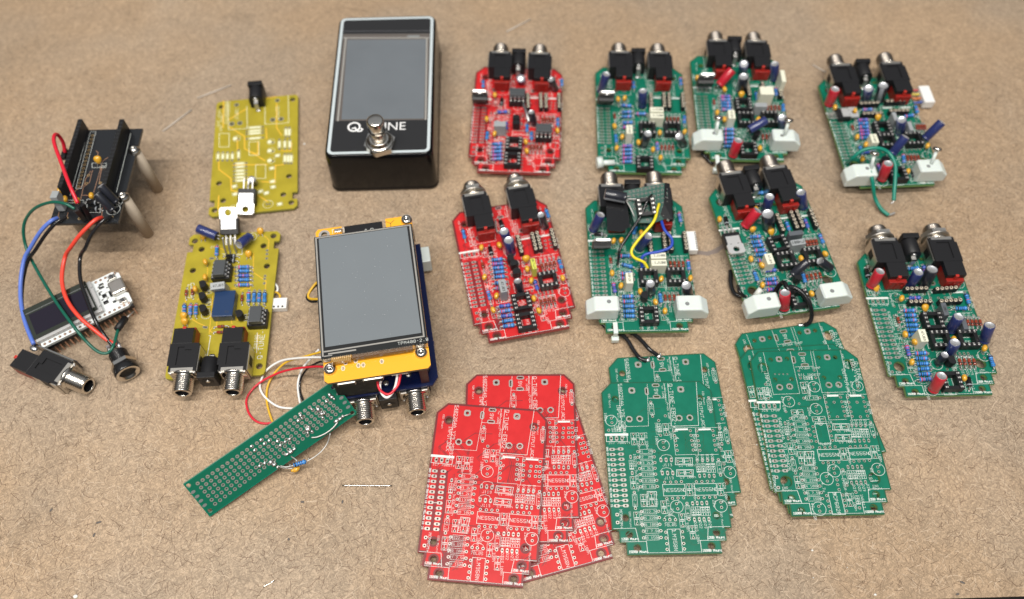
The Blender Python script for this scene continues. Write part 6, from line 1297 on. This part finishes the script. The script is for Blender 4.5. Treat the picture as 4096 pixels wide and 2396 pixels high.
lw(cH, [(700, 1110, 17), (760, 1130, 18), (820, 1180, 17), (865, 1260, 14), (878, 1340, 9), (860, 1395, 6), (825, 1415, z2 + 1)], 1.2, BPG, label='thick black lead arching down to the three-board bare green stack')
x, y = cH(795, 1417, z2); m = MB(); m.ell((x, y, z2 + .4), 2.2, 1.1, .8, SOLD, 10, 6); tag(m.build('solder_joint'), 'shiny solder joint on top edge of the right-hand bare stack', 'solder')
x, y = cE(175, 1290, 2); lw(cE, [(150, 1270, 3), (190, 1300, 2), (230, 1345, 1.5), (270, 1370, 1.5)], 1.1, BPG, label='short black lead under the back green board with the red capacitor')
# ink stroke, scratches, crumbs on the tabletop
INKM = mat('pen_stroke', (.20, .16, .14), .7); SCR = mat('pale_scratch', (.50, .44, .38), .4)
m = MB(); pts = [(2745, 998), (2790, 1010), (2830, 1014), (2862, 1005), (2886, 988), (2900, 978)]; m.ribbon([unproj(*p) for p in pts], 2.7, .05, INKM); tag(m.build('pen_mark'), 'dark grey curved pen stroke on the table between two green boards', 'pen mark')
for k, (a, b) in enumerate((((652, 528), (768, 441)), ((790, 395), (926, 343)), ((2025, 130), (2122, 80)), ((3250, 262), (3315, 300)))):
    p, q = unproj(*a), unproj(*b); m = MB(); m.tube([(*p, .55), (*q, .55)], .5, SCR, 6, 1); tag(m.build('plastic_strand'), ('pale strand left of the far yellow board, lower of two', 'pale strand pointing at the far yellow power jack, upper of two', 'pale strand alone near the top edge, right of the pedal', 'pale strand by the far right green board')[k], 'plastic strand', 'pale plastic strands')
rn = random.Random(11); CR = mat('crumb_white', (.75, .74, .70), .6); CRD = mat('crumb_dark', (.10, .09, .085), .7)
m = MB()
for (px, py, w_) in ((303, 2386, 2), (1218, 577, 1.3), (3248, 2202, 1), (3500, 2379, 1.2), (3027, 1780, .8), (3388, 2271, .5), (3252, 2312, .6), (1640, 1780, .4)): x, y = unproj(px, py); m.ell((x, y, .3), w_ * .6, w_ * .45, .4, CR, 7, 5)
tag(m.build('crumbs'), 'white crumbs scattered over the table', 'crumbs', kind='stuff')
m = MB()
for (px, py, L, a) in ((395, 2090, 3, .3), (377, 2140, 2.2, 1.3), (1210, 2008, 2.2, 0), (1370, 2008, 2, 1.4), (205, 2040, 2, 1), (1155, 2157, 1.5, 2), (3830, 2377, 2, .2), (3850, 2330, 2.5, -.4)): x, y = unproj(px, py); m.ell((0, 0, .15), L * .5, .5, .2, CRD, 8, 5, T(x, y, 0, a))
tag(m.build('dark_specks'), 'dark specks of debris on the table', 'debris', kind='stuff')
